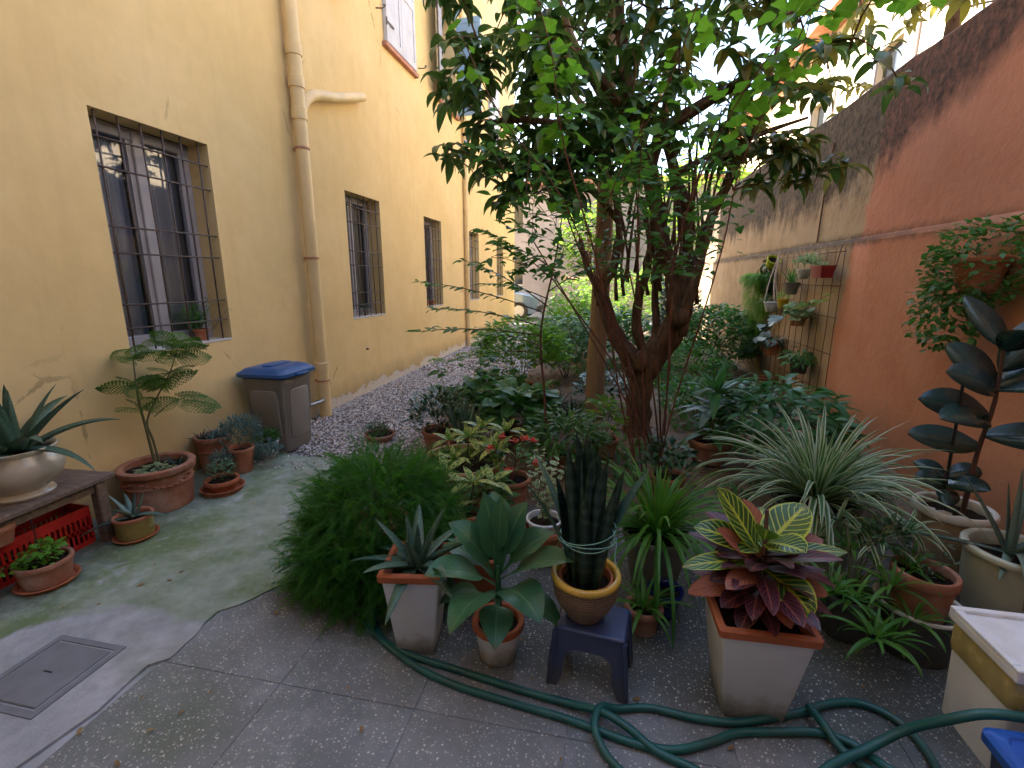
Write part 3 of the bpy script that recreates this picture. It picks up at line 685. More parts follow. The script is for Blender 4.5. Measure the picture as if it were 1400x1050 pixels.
Acc().add(lathe([(.018, -.012), (.028, -.012), (.028, .012), (.018, .012)], 12)).obj('collar', M['metal'], tap, loc=(.12, .3, 0))
for (y, z, r) in ((5.72, .58, .022), (8.15, .62, .03)):
    tagm(link('wall_stub', Acc().add(tube([(WX - .02, y, z), (WX + .03, y, z)], r * .6, 8)).mesh('wall_stub', M['iron'])), 'small rusty stub in the yellow wall under the ' + ('second' if y < 7 else 'third') + ' barred window', 'wall fitting')

# ---------------------------------------------------------------- right garden wall
gw = thing('garden_wall', 'tall old garden wall, orange near end and bare mouldy far end', 'wall')
A = Acc()
def wob(y): return .03 * mnoise.noise(Vector((y * .7, 3, 1))) + .015 * mnoise.noise(Vector((y * 3.1, 5, 1)))
n = 150; ys = np.linspace(-5.4, 14.6, n + 1); V = []
prof = lambda y: [(RX, -.03), (RX + .004 * mnoise.noise(Vector((y, 0, 0))), .9), (RX, 1.835 + .012 * mnoise.noise(Vector((y * 3, 0, 7)))), (RX + .012, 1.855 + .012 * mnoise.noise(Vector((y * 4, 0, 3)))), (RX + .05, 1.885), (RX + .052, 2.5), (RX + .05, 3.19 + .0125 * y + wob(y)), (RX + .08, 3.22 + .0125 * y + wob(y)), (RX + .34, 3.24 + .0125 * y + wob(y)), (RX + .36, -.03)]
for y in ys: V += [(p[0], y, p[1]) for p in prof(y)]
k = 10
F = [(i * k + j, (i + 1) * k + j, (i + 1) * k + j + 1, i * k + j + 1) for i in range(n) for j in range(k - 1)] + [tuple(range(k)), tuple(n * k + j for j in range(k))[::-1]]
A.add((V, F, None)).obj('wall', M['rwall'], gw, sharp=25)
# thin conduit on the bare part
Acc().add(tube([(RX + .035, 6.35, 1.9), (RX + .035, 6.33, 2.4), (RX + .035, 6.25, 2.95)], .009, 6, 3)).obj('conduit', M['rust'], gw)

# ---------------------------------------------------------------- unseen house added behind the viewer to shade the foreground
rh = thing('rear_house', 'pale plastered house closing the near end of the yard', 'house', (0, -5.5, 0))
A = Acc(); A.add(box(WX + .004, 5.5, -6, 0, -.03, 8.2)); A.obj('wall', M['lav'], rh, smooth=False)
A = Acc(); A.add(box(.75, 5.49, .003, 4.85, -.03, 8.19)); A.obj('wing', M['ochrew'], rh, smooth=False)  # block added out of view to darken the right foreground
Acc().add(box(WX - .2, 5.9, -6.2, .4, 8.2, 8.4)).obj('roof', M['tile'], rh, smooth=False)
dr = Acc().add(box(-.9, .3, .002, .06, 0, 2.3)).obj('door', M['benchw'], rh, smooth=False)

# ---------------------------------------------------------------- beyond
fac = thing('neighbour_house', 'cream house in full sun behind the mouldy garden wall, under projecting eaves', 'house')
fo = [(y, y + 1.1, z, z + 1.7) for y in (5.5, 9.5, 13.5, 17.5, 21.5) for z in (1.6, 5.2)]
A = Acc(); wall_open(A, 6.2, fo, 2.0, 30, -.03, 8.6, .2, 1)
A.add(([(6.2, 30, -.03), (16, 30, -.03), (16, 30, 8.6), (6.2, 30, 8.6)], [(0, 1, 2, 3)], None)); A.add(([(6.2, 2, -.03), (6.2, 2, 8.6), (16, 2, 8.6), (16, 2, -.03)], [(0, 1, 2, 3)], None))
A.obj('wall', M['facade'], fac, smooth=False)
Acc().add(box(5.5, 16.5, 1.4, 30.6, 8.6, 8.8)).obj('roof', M['tile'], fac, smooth=False)
for (a, b, z0, z1) in fo:
    w = link('window', Acc().add(box(6.36, 6.4, a, b, z0, z1)).mesh('window', M['cargl'], False), fac)
    Acc().add(box(6.12, 6.22, a - .05, b + .05, z0 - .07, z0 - .003)).obj('sill', M['stone'], w, smooth=False)
    for s_ in (0, 1): Acc().add(box(6.15, 6.195, a - .56 if s_ == 0 else b + .02, a - .02 if s_ == 0 else b + .56, z0, z1)).obj('shutter', M['lav'], w, smooth=False)
fb = thing('far_house', 'pale greyish house in the shade closing the view past the yellow corner', 'house')
fo = [(-10.5, -9.5, 1.2, 2.7), (-7.8, -6.8, 1.2, 2.7), (-5.2, -4.2, 1.2, 2.7), (-2.0, -1.1, 3.6, 5.0), (-5.2, -4.2, 3.8, 5.3), (1, 2, 3.6, 5.0)]
A = Acc(); ys = None
B = Acc(); wall_open(B, 0, fo, -14, 5.5, -.03, 5.6, .2, 1)
Vb = np.concatenate(B.V); B.V = [np.stack([Vb[:, 1], Vb[:, 0] + 23, Vb[:, 2]], 1)]
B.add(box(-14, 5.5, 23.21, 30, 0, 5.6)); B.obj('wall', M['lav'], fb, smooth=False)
Acc().add(box(-14.4, 5.9, 22.5, 30.4, 5.6, 5.78)).obj('roof', M['tile'], fb, smooth=False)
for (a, b, z0, z1) in fo:
    w = link('window', Acc().add(box(a, b, 23.16, 23.2, z0, z1)).mesh('window', M['cargl'], False), fb)
    Acc().add(box(a - .06, b + .06, 22.94, 23.02, z0 - .08, z0 - .003)).obj('sill', M['stone'], w, smooth=False)
# low wall with tile coping
lw = thing('boundary_wall', 'low far garden wall topped with terracotta coping tiles', 'wall', (0, 18.6, 0))
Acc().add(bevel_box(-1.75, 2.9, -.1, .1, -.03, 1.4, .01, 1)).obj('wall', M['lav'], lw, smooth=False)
tm = None
for i in range(31):
    for s_ in (-1, 1):
        if tm is None:
            V = []; F = []
            for q in range(7):
                a = PI * q / 6
                for (yy, zz, rr) in ((0, .10, .07), (.2, 0, .08)): V.append((rr * math.cos(a), yy, zz + rr * math.sin(a) * .7))
            F = [(2 * q, 2 * q + 1, 2 * q + 3, 2 * q + 2) for q in range(6)]
            tm = Acc().add((V, F, None)).mesh('tile', M['tile'])
        link('tile', tm, lw, loc=(-1.73 + .152 * i, 0, 1.40), rz=0 if s_ > 0 else PI)
# car beyond the corner
car = thing('parked_car', 'pale blue car parked in the sunny yard beyond the yellow house corner', 'car', (-4.55, 17.9, 0))
def car_body():
    sec = [(-2.0, .35, .78, .0), (-1.9, .22, .88, 0), (-1.3, .2, .98, 0), (-.9, .2, 1.02, .42), (-.2, .2, 1.03, .46), (.7, .2, 1.02, .44), (1.25, .2, .98, .0), (1.75, .22, .88, 0), (1.95, .3, .74, 0), (2.0, .38, .6, 0)]
    V = []; F = []; k = 10
    for (x, lo, hi, cab) in sec:
        w = .82 if abs(x) < 1.8 else .72
        V += [(x, -w * .96, lo), (x, -w, (lo + hi) / 2), (x, -w * .95, hi - .04), (x, -w * .85, hi), (x, -w * .66, hi + cab), (x, w * .66, hi + cab), (x, w * .85, hi), (x, w * .95, hi - .04), (x, w, (lo + hi) / 2), (x, w * .96, lo)]
    for i in range(len(sec) - 1):
        for j in range(k): F.append((i * k + j, (i + 1) * k + j, (i + 1) * k + (j + 1) % k, i * k + (j + 1) % k))
    F += [tuple(range(k)), tuple((len(sec) - 1) * k + j for j in range(k))[::-1]]
    return V, F, None
Acc().add(car_body()).obj('body', M['carp'], car, sharp=30)
for x0, x1 in ((-.85, -.15), (-.05, .65)):
    for s_ in (-1, 1):
        Acc().add(([(x0, s_ * .69, 1.06), (x1, s_ * .69, 1.06), (x1 - .05, s_ * .585, 1.42), (x0 + .05, s_ * .585, 1.42)], [(0, 1, 2, 3)], None)).obj('window', M['cargl'], car)
for x in (-1.3, 1.3):
    for s_ in (-1, 1):
        A = Acc(); g = lathe([(.0, -.1), (.30, -.1), (.325, -.06), (.325, .06), (.30, .1), (.0, .1)], 24); A.add(g, rot=np.array(Matrix.Rotation(PI / 2, 3, 'X')))
        w = A.obj('wheel', M['tyre'], car, loc=(x, s_ * .76, .325))
        A = Acc(); A.add(lathe([(0, -.012), (.2, -.012), (.2, .012), (0, .012)], 20), rot=np.array(Matrix.Rotation(PI / 2, 3, 'X'))); A.obj('rim', M['metal'], w, loc=(0, s_ * .1, 0))
for s_ in (-1, 1):
    Acc().add(bevel_box(-.05, .04, -.14, .14, -.07, .07, .02, 2)).obj('headlight', M['glass'], car, loc=(1.93, s_ * .52, .66))
Acc().add(bevel_box(-.06, .06, -.75, .75, -.1, .1, .03, 2)).obj('bumper', M['black'], car, loc=(1.99, 0, .4))

# ================================================================ POTS
def pot(par, rb, rt, h, mat, rim_h=.03, rim_o=.012, th=.012, soil=None, rimmat=None, belly=0., foot=0., ax=1., ay=1., z=0., soilmat=None, name='pot', rib=None):
    soil = h - .03 if soil is None else soil; P = []
    n = 10; hh = h - rim_h
    P.append((0, z)); P.append((rb * .96, z))
    if foot: P += [(rb * 1.0, z + .004), (rb * 1.0, z + foot), (rb * .93, z + foot + .006)]
    for i in range(n + 1):
        t = i / n; zz = foot + .006 + (hh - foot - .006) * t if foot else .004 + (hh - .004) * t
        P.append((rb + (rt - rb) * t + belly * math.sin(PI * t), z + zz))
    if rib:
        P = P[:-4] + [(P[-4][0] + .004, P[-4][1] - .006), (P[-4][0] + .007, P[-4][1]), (P[-4][0] + .002, P[-4][1] + .008)] + P[-3:]
    rim = [(rt + rim_o * .8, z + hh + .002), (rt + rim_o, z + hh + .008), (rt + rim_o, z + h - .006), (rt + rim_o * .6, z + h), (rt - th * .5, z + h), (rt - th, z + h - .006), (rt - th, z + soil - .01)]
    if rimmat:
        Acc().add(lathe(P + [(rt - .002, z + hh), (rt - th, z + hh)], 40, ax, ay)).obj(name, mat, par, sharp=50)
        Acc().add(lathe([(rt - .004, z + hh - .001)] + rim, 40, ax, ay)).obj('rim', rimmat, par, sharp=50)
    else: Acc().add(lathe(P + rim, 40, ax, ay)).obj(name, mat, par, sharp=50)
    so = [(0, z + soil + .012)] + [((rt - th) * q, z + soil + U(-.004, .010)) for q in (.2, .4, .6, .8)] + [((rt - th) * 1.0 - .001, z + soil - .004)]
    V, F, W = lathe(so, 28, ax, ay); V = [(x, y, zz + .012 * mnoise.noise(Vector((x * 40, y * 40, zz)))) for x, y, zz in V]
    Acc().add((V, F, W)).obj('soil', soilmat or M['soil'], par)
def saucer(par, r, mat, h=.025, z=0., name='saucer', loc=None):
    return Acc().add(lathe([(0, z), (r * .88, z), (r, z + h), (r + .006, z + h + .003), (r + .004, z + h + .007), (r - .007, z + h + .003), (r * .86, z + .008), (0, z + .008)], 36)).obj(name, mat, par, sharp=50, loc=loc)
def sqpot(par, wb, wt, h, mat, rimmat, rz=0.):
    V = []; F = []
    def ring(w, z, c=.012):
        k = len(V)
        for (sx, sy) in ((-1, -1), (1, -1), (1, 1), (-1, 1)):
            a0 = math.atan2(sy, sx) - PI / 4
            for q in range(4):
                a = a0 + PI / 2 * q / 3 - 0 * PI; V.append((sx * (w - c) + c * math.cos(a), sy * (w - c) + c * math.sin(a), z))
        return k
    def solid(rings, name, m):
        V.clear(); ks = [ring(*r) for r in rings]; n = 16
        F = [(a + j, a + (j + 1) % n, b + (j + 1) % n, b + j) for a, b in zip(ks, ks[1:]) for j in range(n)]
        F.append(tuple(ks[0] + j for j in range(n))[::-1]); Acc().add((list(V), F, None)).obj(name, m, par, rz=rz, sharp=35)
    solid([(wb * .97, 0), (wb, .006), (wt, h - .035), (wt - .006, h - .03), (wt - .01, h - .06)], 'pot', mat)
    solid([(wt - .012, h - .05), (wt + .004, h - .033), (wt + .012, h - .028), (wt + .014, h - .002), (wt + .008, h + .004), (wt - .006, h + .004), (wt - .012, h - .004), (wt - .018, h - .06)], 'rim', rimmat)
    V.clear(); g = 12; w = wt - .02
    VV = [((-w + 2 * w * i / g), (-w + 2 * w * j / g), h - .04 + .012 * mnoise.noise(Vector((i * 1.7, j * 1.3, wt * 50)))) for i in range(g + 1) for j in range(g + 1)]
    Acc().add((VV, [(i * (g + 1) + j, (i + 1) * (g + 1) + j, (i + 1) * (g + 1) + j + 1, i * (g + 1) + j + 1) for i in range(g) for j in range(g)], None)).obj('soil', M['soil'], par, rz=rz)

def rosette(par, z, n, L, W, prof, mat, elev=(85, 15), droop=(10, 70), cup=.3, thick=0., seg=8, p=1.3, r0=.01, name='leaf', c=(0, 0), azs=None, Lv=.15, teeth=False, wave=0., twist=.3):
    """leaves from the heart outwards: golden-angle spiral, upright in the middle, low outside"""
    for i in range(n):
        t = i / max(1, n - 1); az = (azs[i] if azs else i * 2.39996 + U(-.25, .25)); e = math.radians(elev[0] + (elev[1] - elev[0]) * t + U(-6, 6)); d = math.radians(droop[0] + (droop[1] - droop[0]) * t + U(-8, 8))
        sz = (1 + U(-Lv, Lv)) * (.62 + .38 * min(1, t * 2.2))
        g = blade(L * sz, W * (1 + U(-.12, .12)) * (.75 + .25 * min(1, t * 2)), prof, e, d, seg, cup, thick, p, U(-twist, twist), wave)
        A = Acc().add(g, rot=np.array(Matrix.Rotation(az, 3, 'Z')), r=0)
        rr = r0 * (1 + t * 1.5)
        A.obj(name, mat, par, sharp=None, loc=(c[0] + rr * math.cos(az), c[1] + rr * math.sin(az), z + U(-.004, .004)))

# --- left row, from the camera backwards ---------------------------------
# bench
bn = thing('wooden_bench', 'low weathered wooden bench against the yellow wall, carrying the big cream urn', 'bench', (-2.93, 1.70, 0), math.radians(2))
BT = .405
for i, x in enumerate((-.135, -.045, .045, .135)):
    Acc().add(bevel_box(x - .042, x + .042, -.42, .335, BT - .028, BT + U(-.002, .002), .005, 1)).obj('board', M['benchw'], bn, smooth=False)
for x in (-.13, .13):
    for y in (-.35, .265): Acc().add(bevel_box(x - .028, x + .028, y - .028, y + .028, 0, BT - .03, .006, 1)).obj('leg', M['benchw'], bn, smooth=False)
for x in (-.13, .13): Acc().add(bevel_box(x - .012, x + .012, -.32, .236, BT - .085, BT - .031, .004, 1)).obj('apron', M['benchw'], bn, smooth=False)
for y in (-.35, .265): Acc().add(bevel_box(-.10, .10, y - .012, y + .012, BT - .085, BT - .031, .004, 1)).obj('apron', M['benchw'], bn, smooth=False)
# urn with big aloe
ur = thing('potted_aloe', 'large spotted aloe in a wide cream marbled urn on the wooden bench', 'potted plant', (-2.93, 1.71, BT + .003))
P = [(0, 0), (.12, 0), (.125, .012), (.118, .022), (.10, .034), (.125, .06), (.165, .10), (.182, .145), (.178, .185), (.155, .215), (.150, .228), (.166, .243), (.168, .252), (.160, .256), (.148, .25), (.142, .232), (.14, .2)]
Acc().add(lathe(P, 48)).obj('urn', M['urn'], ur, sharp=50)
Acc().add(lathe([(0, .232), (.07, .235), (.141, .222)], 24)).obj('soil', M['soil'], ur)
rosette(ur, .235, 17, .46, .092, 'aloe', M['Laloe'], (82, 4), (-8, 62), .35, .016, 10, 1.3, .022, azs=[.3, 2.2, 4.1, 5.6, 1.2, -.75, 3.0, .25, 5.0, 2.0, -.35, .95, -1.35, 4.0, .1, -.95, 2.9])
# crate under bench
cr = thing('plastic_crate', 'red perforated plastic crate pushed under the wooden bench', 'crate', (-2.95, 1.72, .004))
A = Acc()
def crate_side(A, p, q, h, nx, ny, t=.006):
    p = np.array(p, float); q = np.array(q, float); L = np.linalg.norm(q - p); d = (q - p) / L; nrm = np.array((-d[1], d[0], 0)) * t / 2
    def bar(u0, u1, z0, z1):
        V = [tuple(p + d * u + s * nrm + np.array((0, 0, z))) for u in (u0, u1) for s in (-1, 1) for z in (z0, z1)]
        A.add((V, [(0, 1, 3, 2), (4, 6, 7, 5), (0, 4, 5, 1), (2, 3, 7, 6), (0, 2, 6, 4), (1, 5, 7, 3)], None))
    bar(0, L, 0, .035); bar(0, L, h - .055, h)
    for i in range(nx + 1): bar((L - .012) * i / nx, (L - .012) * i / nx + .012, .035, h - .055)
    bar(0, L, h * .42, h * .42 + .02)
for (p, q) in (((-.10, -.30), (.085, -.30)), ((.085, -.30), (.085, .22)), ((.085, .22), (-.10, .22)), ((-.10, .22), (-.10, -.30))):
    crate_side(A, (*p, 0), (*q, 0), .23, 8 if abs(q[0] - p[0]) > .1 else 20, 3)
A.add(box(-.097, .082, -.297, .217, 0, .006)); A.obj('body', M['red'], cr, smooth=False)
ub = thing('clay_pot', 'round brown clay pot lying in the shade under the near end of the bench', 'pot', (-2.84, 1.52, .245)); pot(ub, .05, .06, .10, M['terra2'])
# small green plant in terracotta bowl
b1 = thing('potted_herb', 'bushy light green herb in a terracotta bowl on its saucer in front of the bench', 'potted plant', (-2.70, 1.585, .010))
saucer(b1, .120, M['terrap'], .018); pot(b1, .092, .108, .125, M['terra2'], .026, .007, z=.008, soil=.10)
T = bush_T((.0, .0, .155), .075, .085, .075, 130, (.8, 1.3), (-.2, .7), .3) + bush_T((-.05, -.12, .125), .04, .05, .03, 28, (.8, 1.2), (-.2, .5), .2)
place_leaves(b1, T, [blade(.036, .022, 'ovate', .2, .6, 4, .2), blade(.032, .02, 'ovate', 0, .7, 4, .15)], M['Llime'], 60)
stems(b1, (0, 0, .1), [t[0] for t in T[::7]], .002, M['gtwig'])
Acc().add(tube([(.01, -.01, .1), (.0, -.01, .35)], .003, 6)).obj('stake', M['black'], b1)
# ochre glazed pot with young aloe
b2 = thing('potted_aloe', 'small grey-green aloe in an ochre glazed pot with terracotta saucer beside the bench leg', 'potted plant', (-2.68, 2.03, .010))
saucer(b2, .108, M['terrap'], .016); pot(b2, .088, .094, .135, M['ochre'], .02, .008, z=.008, rimmat=M['terra'], foot=.0)
rosette(b2, .13, 7, .21, .045, 'aloe', M['Laloe2'], (78, 12), (-8, 40), .4, .009, 9, 1.2, .01, azs=[1.8, .55, 3.4, -1.25, 2.6, .1, 4.2])
# big terracotta pot with feathery sapling
b3 = thing('potted_sapling', 'feathery jacaranda-like sapling in a large weathered terracotta pot on the path', 'potted plant', (-2.905, 2.41, .010))
pot(b3, .178, .196, .295, M['terra2'], .045, .022, .02, soil=.255, rib=True)
for sg in (0, 2.2, 4.4):
    a0 = sg - 1.2; A = Acc()
    for kk in range(9):
        u = kk / 8; A.add(ico((.017, .017, .012), .05), (.192 * math.cos(a0 + u * 1.5), .192 * math.sin(a0 + u * 1.5), .215 - .035 * math.sin(PI * u)))
    A.obj('relief_garland', M['terra2'], b3)
Acc().add(tube([(0, 0, .22), (-.01, -.01, .40), (.0, -.03, .56), (-.03, -.02, .75), (-.04, .0, .98)], [.010, .009, .008, .006, .003], 8, 4, .1)).obj('trunk', M['gtwig'], b3)
Acc().add(tube([(.02, .01, .22), (.005, 0, .45), (-.005, -.01, .58), (.0, .08, .72), (.0, .20, .86), (.02, .27, 1.02)], [.007, .007, .006, .005, .004, .002], 8, 4, .1)).obj('trunk', M['gtwig'], b3)
def frond_geo(L, npair=9, nl=7, pl=.075, ll=.013, droop=.9):
    pairs = []; ax = []
    for i in range(npair + 1):
        t = (i + 1) / (npair + 1); a = .35 - droop * t; x = L * t * .95; z = L * (.35 * t - droop * t * t / 2); ax.append((x, 0, z))
        for s_ in (-1, 1):
            az = s_ * 1.15; q = pl * (math.sin(PI * (.15 + .8 * t)))
            for j in range(nl):
                u = (j + .5) / nl; p = (x + math.cos(az) * q * u, math.sin(az) * q * u, z - .25 * q * u * u)
                for s2 in (-1, 1): pairs.append((p, az + s2 * 1.0, -.1 + U(-.2, .2), ll, ll * .42))
    g = bladelet_quads(pairs); A = Acc().add(g); A.add(tube([(0, 0, 0)] + ax, .0012, 4)); V = np.concatenate(A.V); return V, A.F, np.concatenate(A.UV)
fr = [frond_geo(.19, ll=.017), frond_geo(.16, 8, 6, .07, .017), frond_geo(.22, 11, 7, .08, .016, droop=.7)]
T = []
for (p, n, s0) in (((-.04, 0, .98), 5, .8), ((-.03, -.02, .80), 4, .9), ((0, -.03, .66), 3, .8), ((.02, .27, 1.02), 6, 1.), ((0, .2, .86), 4, 1.), ((.0, .12, .76), 4, 1.05), ((.01, .24, .95), 3, 1.)):
    for i in range(n + 2): T.append((p, i * 2.4 + U(-.5, .5), U(-.1, .9), U(-.8, .8), s0 * U(.8, 1.25)))
T += [((.02, .25, .66), -.2, -.2, 0, 1.3), ((.02, .22, .7), .5, -.4, .2, 1.2), ((.0, .2, .7), 1.2, -.1, .2, 1.3)]
place_leaves(b3, T, fr, M['Ljac'], 60, 'frond')
Acc().add(tube([(0, .04, .60), (.01, .16, .66), (.02, .26, .67)], [.003, .003, .002], 6, 3)).obj('stem', M['gtwig'], b3)
T = bush_T((.05, -.06, .275), .11, .10, .035, 150, (.8, 1.2), (-.3, .5), .2)
place_leaves(b3, T, [blade(.028, .014, 'ovate', .2, .5, 4, .2)], M['Lpale'], 70)
for i in range(9):
    az = U(0, 6.28); Acc().add(blade(.13, .012, 'aloe', U(.3, 1.), U(.3, 1.), 6, .3, .004), rot=np.array(Matrix.Rotation(az, 3, 'Z'))).obj('leaf', M['Ldark'], b3, loc=(.06 + U(-.02, .02), .09 + U(-.02, .02), .26))
# terracotta bowl on two saucers with jade plants
b4 = thing('potted_succulent', 'leggy small succulent in a shallow terracotta bowl sitting inside a wide terracotta saucer', 'potted plant', (-2.66, 2.66, .010))
saucer(b4, .135, M['terrap'], .035); pot(b4, .075, .104, .085, M['terrap'], .03, .008, z=.012, soil=.065)
T = bush_T((0, 0, .15), .085, .09, .10, 170, (.7, 1.2), (-.2, .8), .2)
place_leaves(b4, T, [blade(.034, .009, 'lance', .3, .3, 3, .2, .003), blade(.028, .018, 'round', 0, .3, 4, .2)], M['Lgr'], 70); stems(b4, (0, 0, .06), [t[0] for t in T[::6]], .002, M['gtwig'])
# tall brown pot at the wall with blue succulents
b5 = thing('potted_succulent', 'brown clay pot of spiky blue-green rosettes against the yellow wall', 'potted plant', (-3.01, 2.98, .010))
pot(b5, .095, .118, .29, M['terra2'], .04, .012, soil=.25, rib=True)
for i, (x, y) in enumerate(((-.05, -.05), (.04, -.06), (-.02, .05), (.06, .04), (0, 0))): rosette(b5, .265, 12, .085, .016, 'aloe', M['Lblue'] if i else M['Ldark'], (80, 10), (-10, 20), .3, .006, 5, c=(x, y))
b6 = thing('succulent_bush', 'billowing blue-green finger-leaved succulent bush spilling round its hidden clay pot', 'potted plant', (-2.79, 3.00, .010))
pot(b6, .07, .09, .20, M['terra'], .03, .01)
T = bush_T((0, .03, .30), .15, .16, .15, 620, (.7, 1.2), (-.1, 1.), .35) + bush_T((-.02, -.16, .13), .08, .09, .11, 170, (.8, 1.2), (-.1, 1.), .2) + bush_T((.10, .16, .10), .11, .12, .09, 230, (.8, 1.2), (-.1, 1.), .2)
place_leaves(b6, T, [blade(.042, .009, 'lance', .2, -.5, 4, .25, .004), blade(.036, .008, 'lance', .3, .2, 4, .25, .004)], M['Lblue'], 240); stems(b6, (0, 0, .18), [t[0] for t in T[::9]], .003, M['gtwig'])
# white ribbed bucket
b7 = thing('potted_plant', 'leafy green plant in a small white ribbed bucket at the foot of the bin', 'potted plant', (-2.80, 3.30, .010))
P = [(0, 0), (.068, 0)] + [(.07 + .022 * i / 16 + (.0022 if i % 2 else 0), .004 + .13 * i / 16) for i in range(17)] + [(.1, .14), (.1, .15), (.092, .152), (.088, .12)]
Acc().add(lathe(P, 32)).obj('bucket', M['white'], b7, sharp=60); Acc().add(lathe([(0, .135), (.088, .125)], 20)).obj('soil', M['soil'], b7)
T = bush_T((0, 0, .16), .10, .10, .07, 150, (.8, 1.25), (-.1, .9), .3)
place_leaves(b7, T, [blade(.05, .015, 'lance', .3, .7, 5, .2)], M['Lmid'], 90)
# bin
bi = thing('recycling_bin', 'taupe recycling bin with a domed blue lid standing against the yellow wall', 'bin', (-2.86, 3.60, .010), math.radians(0))
def rrect(w, d, r, z, cx=0., cy=0., n=5):
    out = []
    for (sx, sy, a0) in ((1, 1, 0), (-1, 1, PI / 2), (-1, -1, PI), (1, -1, PI * 1.5)):
        for i in range(n): a = a0 + PI / 2 * i / (n - 1); out.append((cx + sx * (w - r) + r * math.cos(a), cy + sy * (d - r) + r * math.sin(a), z))
    return out
def loft(rings, close=True):
    V = sum(rings, []); n = len(rings[0]); F = [(k * n + i, k * n + (i + 1) % n, (k + 1) * n + (i + 1) % n, (k + 1) * n + i) for k in range(len(rings) - 1) for i in range(n)]
    if close: F += [tuple(range(n))[::-1], tuple((len(rings) - 1) * n + i for i in range(n))]
    return V, F, None
Acc().add(loft([rrect(.165, .165, .03, 0), rrect(.17, .17, .035, .01), rrect(.182, .182, .04, .30), rrect(.188, .188, .04, .31), rrect(.20, .20, .045, .60), rrect(.206, .206, .045, .61), rrect(.208, .208, .045, .655)])).obj('body', M['binbody'], bi, sharp=35)
for s_, ax_ in ((1, 'x'), (-1, 'y')):
    g = loft([rrect(.13, .225, .05, 0), rrect(.13, .225, .05, .004), rrect(.122, .217, .045, .010)])
    R_ = np.array(Matrix.Rotation(PI / 2, 3, 'Y')) if ax_ == 'x' else np.array(Matrix.Rotation(PI / 2, 3, 'X'))
    if ax_ == 'x': V = [(z, x, y) for x, y, z in g[0]]; o = Acc().add((V, g[1], None)).obj('raised_panel', M['binbody'], bi, sharp=35, loc=(.187, 0, .33)); o.rotation_euler = (0, .055, 0)
    else: V = [(x, -z, y) for x, y, z in g[0]]; o = Acc().add((V, [f[::-1] for f in g[1]], None)).obj('raised_panel', M['binbody'], bi, sharp=35, loc=(0, -.187, .33)); o.rotation_euler = (.055, 0, 0)
Acc().add(loft([rrect(.212, .212, .05, .655), rrect(.214, .214, .05, .66), rrect(.214, .214, .05, .668)])).obj('rim', M['black'], bi, sharp=35)
lid = Acc().add(loft([rrect(.235, .24, .06, .668), rrect(.24, .245, .06, .676), rrect(.238, .243, .06, .70), rrect(.215, .22, .06, .715), rrect(.19, .20, .06, .735), rrect(.12, .17, .05, .748)])).obj('lid', M['binlid'], bi, sharp=30); lid.rotation_euler = (0, 0, 0)
Acc().add(loft([rrect(.05, .14, .03, .745), rrect(.05, .14, .03, .757), rrect(.04, .13, .025, .762)])).obj('ridge', M['binlid'], lid, sharp=30)
Acc().add(bevel_box(.225, .27, -.08, .08, .668, .690, .008, 2)).obj('handle', M['binlid'], lid)
# bowl on the gravel
b8 = thing('succulent_bowl', 'shallow terracotta bowl of low sedum alone on the gravel', 'potted plant', (-2.08, 3.92, 0))
pot(b8, .10, .135, .07, M['terra2'], .02, .006, soil=.055)
T = bush_T((-.03, 0, .09), .13, .12, .075, 420, (.7, 1.2), (-.1, 1.1), .3)
place_leaves(b8, T, [blade(.032, .007, 'lance', .4, .2, 3, .2, .002)], M['Lgr'], 60)
Acc().add(tube([(.13, .02, .05), (.1, .1, .12), (.0, .14, .14), (-.08, .11, .07)], .004, 6, 4)).obj('stem', M['twig'], b8)
# window sill pots
for (y, rr, lab, kind) in ((3.26, .052, 'feathery green plant in a small terracotta pot on the nearest barred window sill', 0), (5.98, .045, 'small grey pot with a sprig on the second barred window sill', 1), (8.15, .05, 'low plant in a clay pot on the third barred window sill', 2), (8.45, .05, 'dark little pot at the far end of the third barred window sill', 2)):
    w = thing('sill_pot', lab, 'potted plant', (-3.258, y, 1.006))
    pot(w, rr * .75, rr, .09, M['terra'] if kind != 1 else M['grey'], .02, .006)
    if kind == 0:
        A = Acc(); tips = []
        for i in range(46):
            az = U(0, 6.28); e = U(.5, 1.5); L = U(.10, .24); tips.append((L * math.cos(az) * math.cos(e) * .8, L * math.sin(az) * math.cos(e) * 1.2 - .05, .08 + L * math.sin(e)))
        T = [(np.array(t) * U(.4, 1) + np.array((0, 0, .03)), U(0, 6.28), U(-.2, 1.2), U(-.5, .5), U(.8, 1.3)) for t in tips for _ in range(7)]
        place_leaves(w, T, [blade(.055, .008, 'lance', .2, .6, 4, .2)], M['Lmid'], 80); stems(w, (0, 0, .07), tips, .0012, M['gtwig'])
    else:
        T = bush_T((0, 0, .11), .06, .07, .06, 30, (.8, 1.2), (-.1, 1.), .2); place_leaves(w, T, [blade(.05, .015, 'lance', .3, .7, 4, .2)], M['Ljade'], 30)

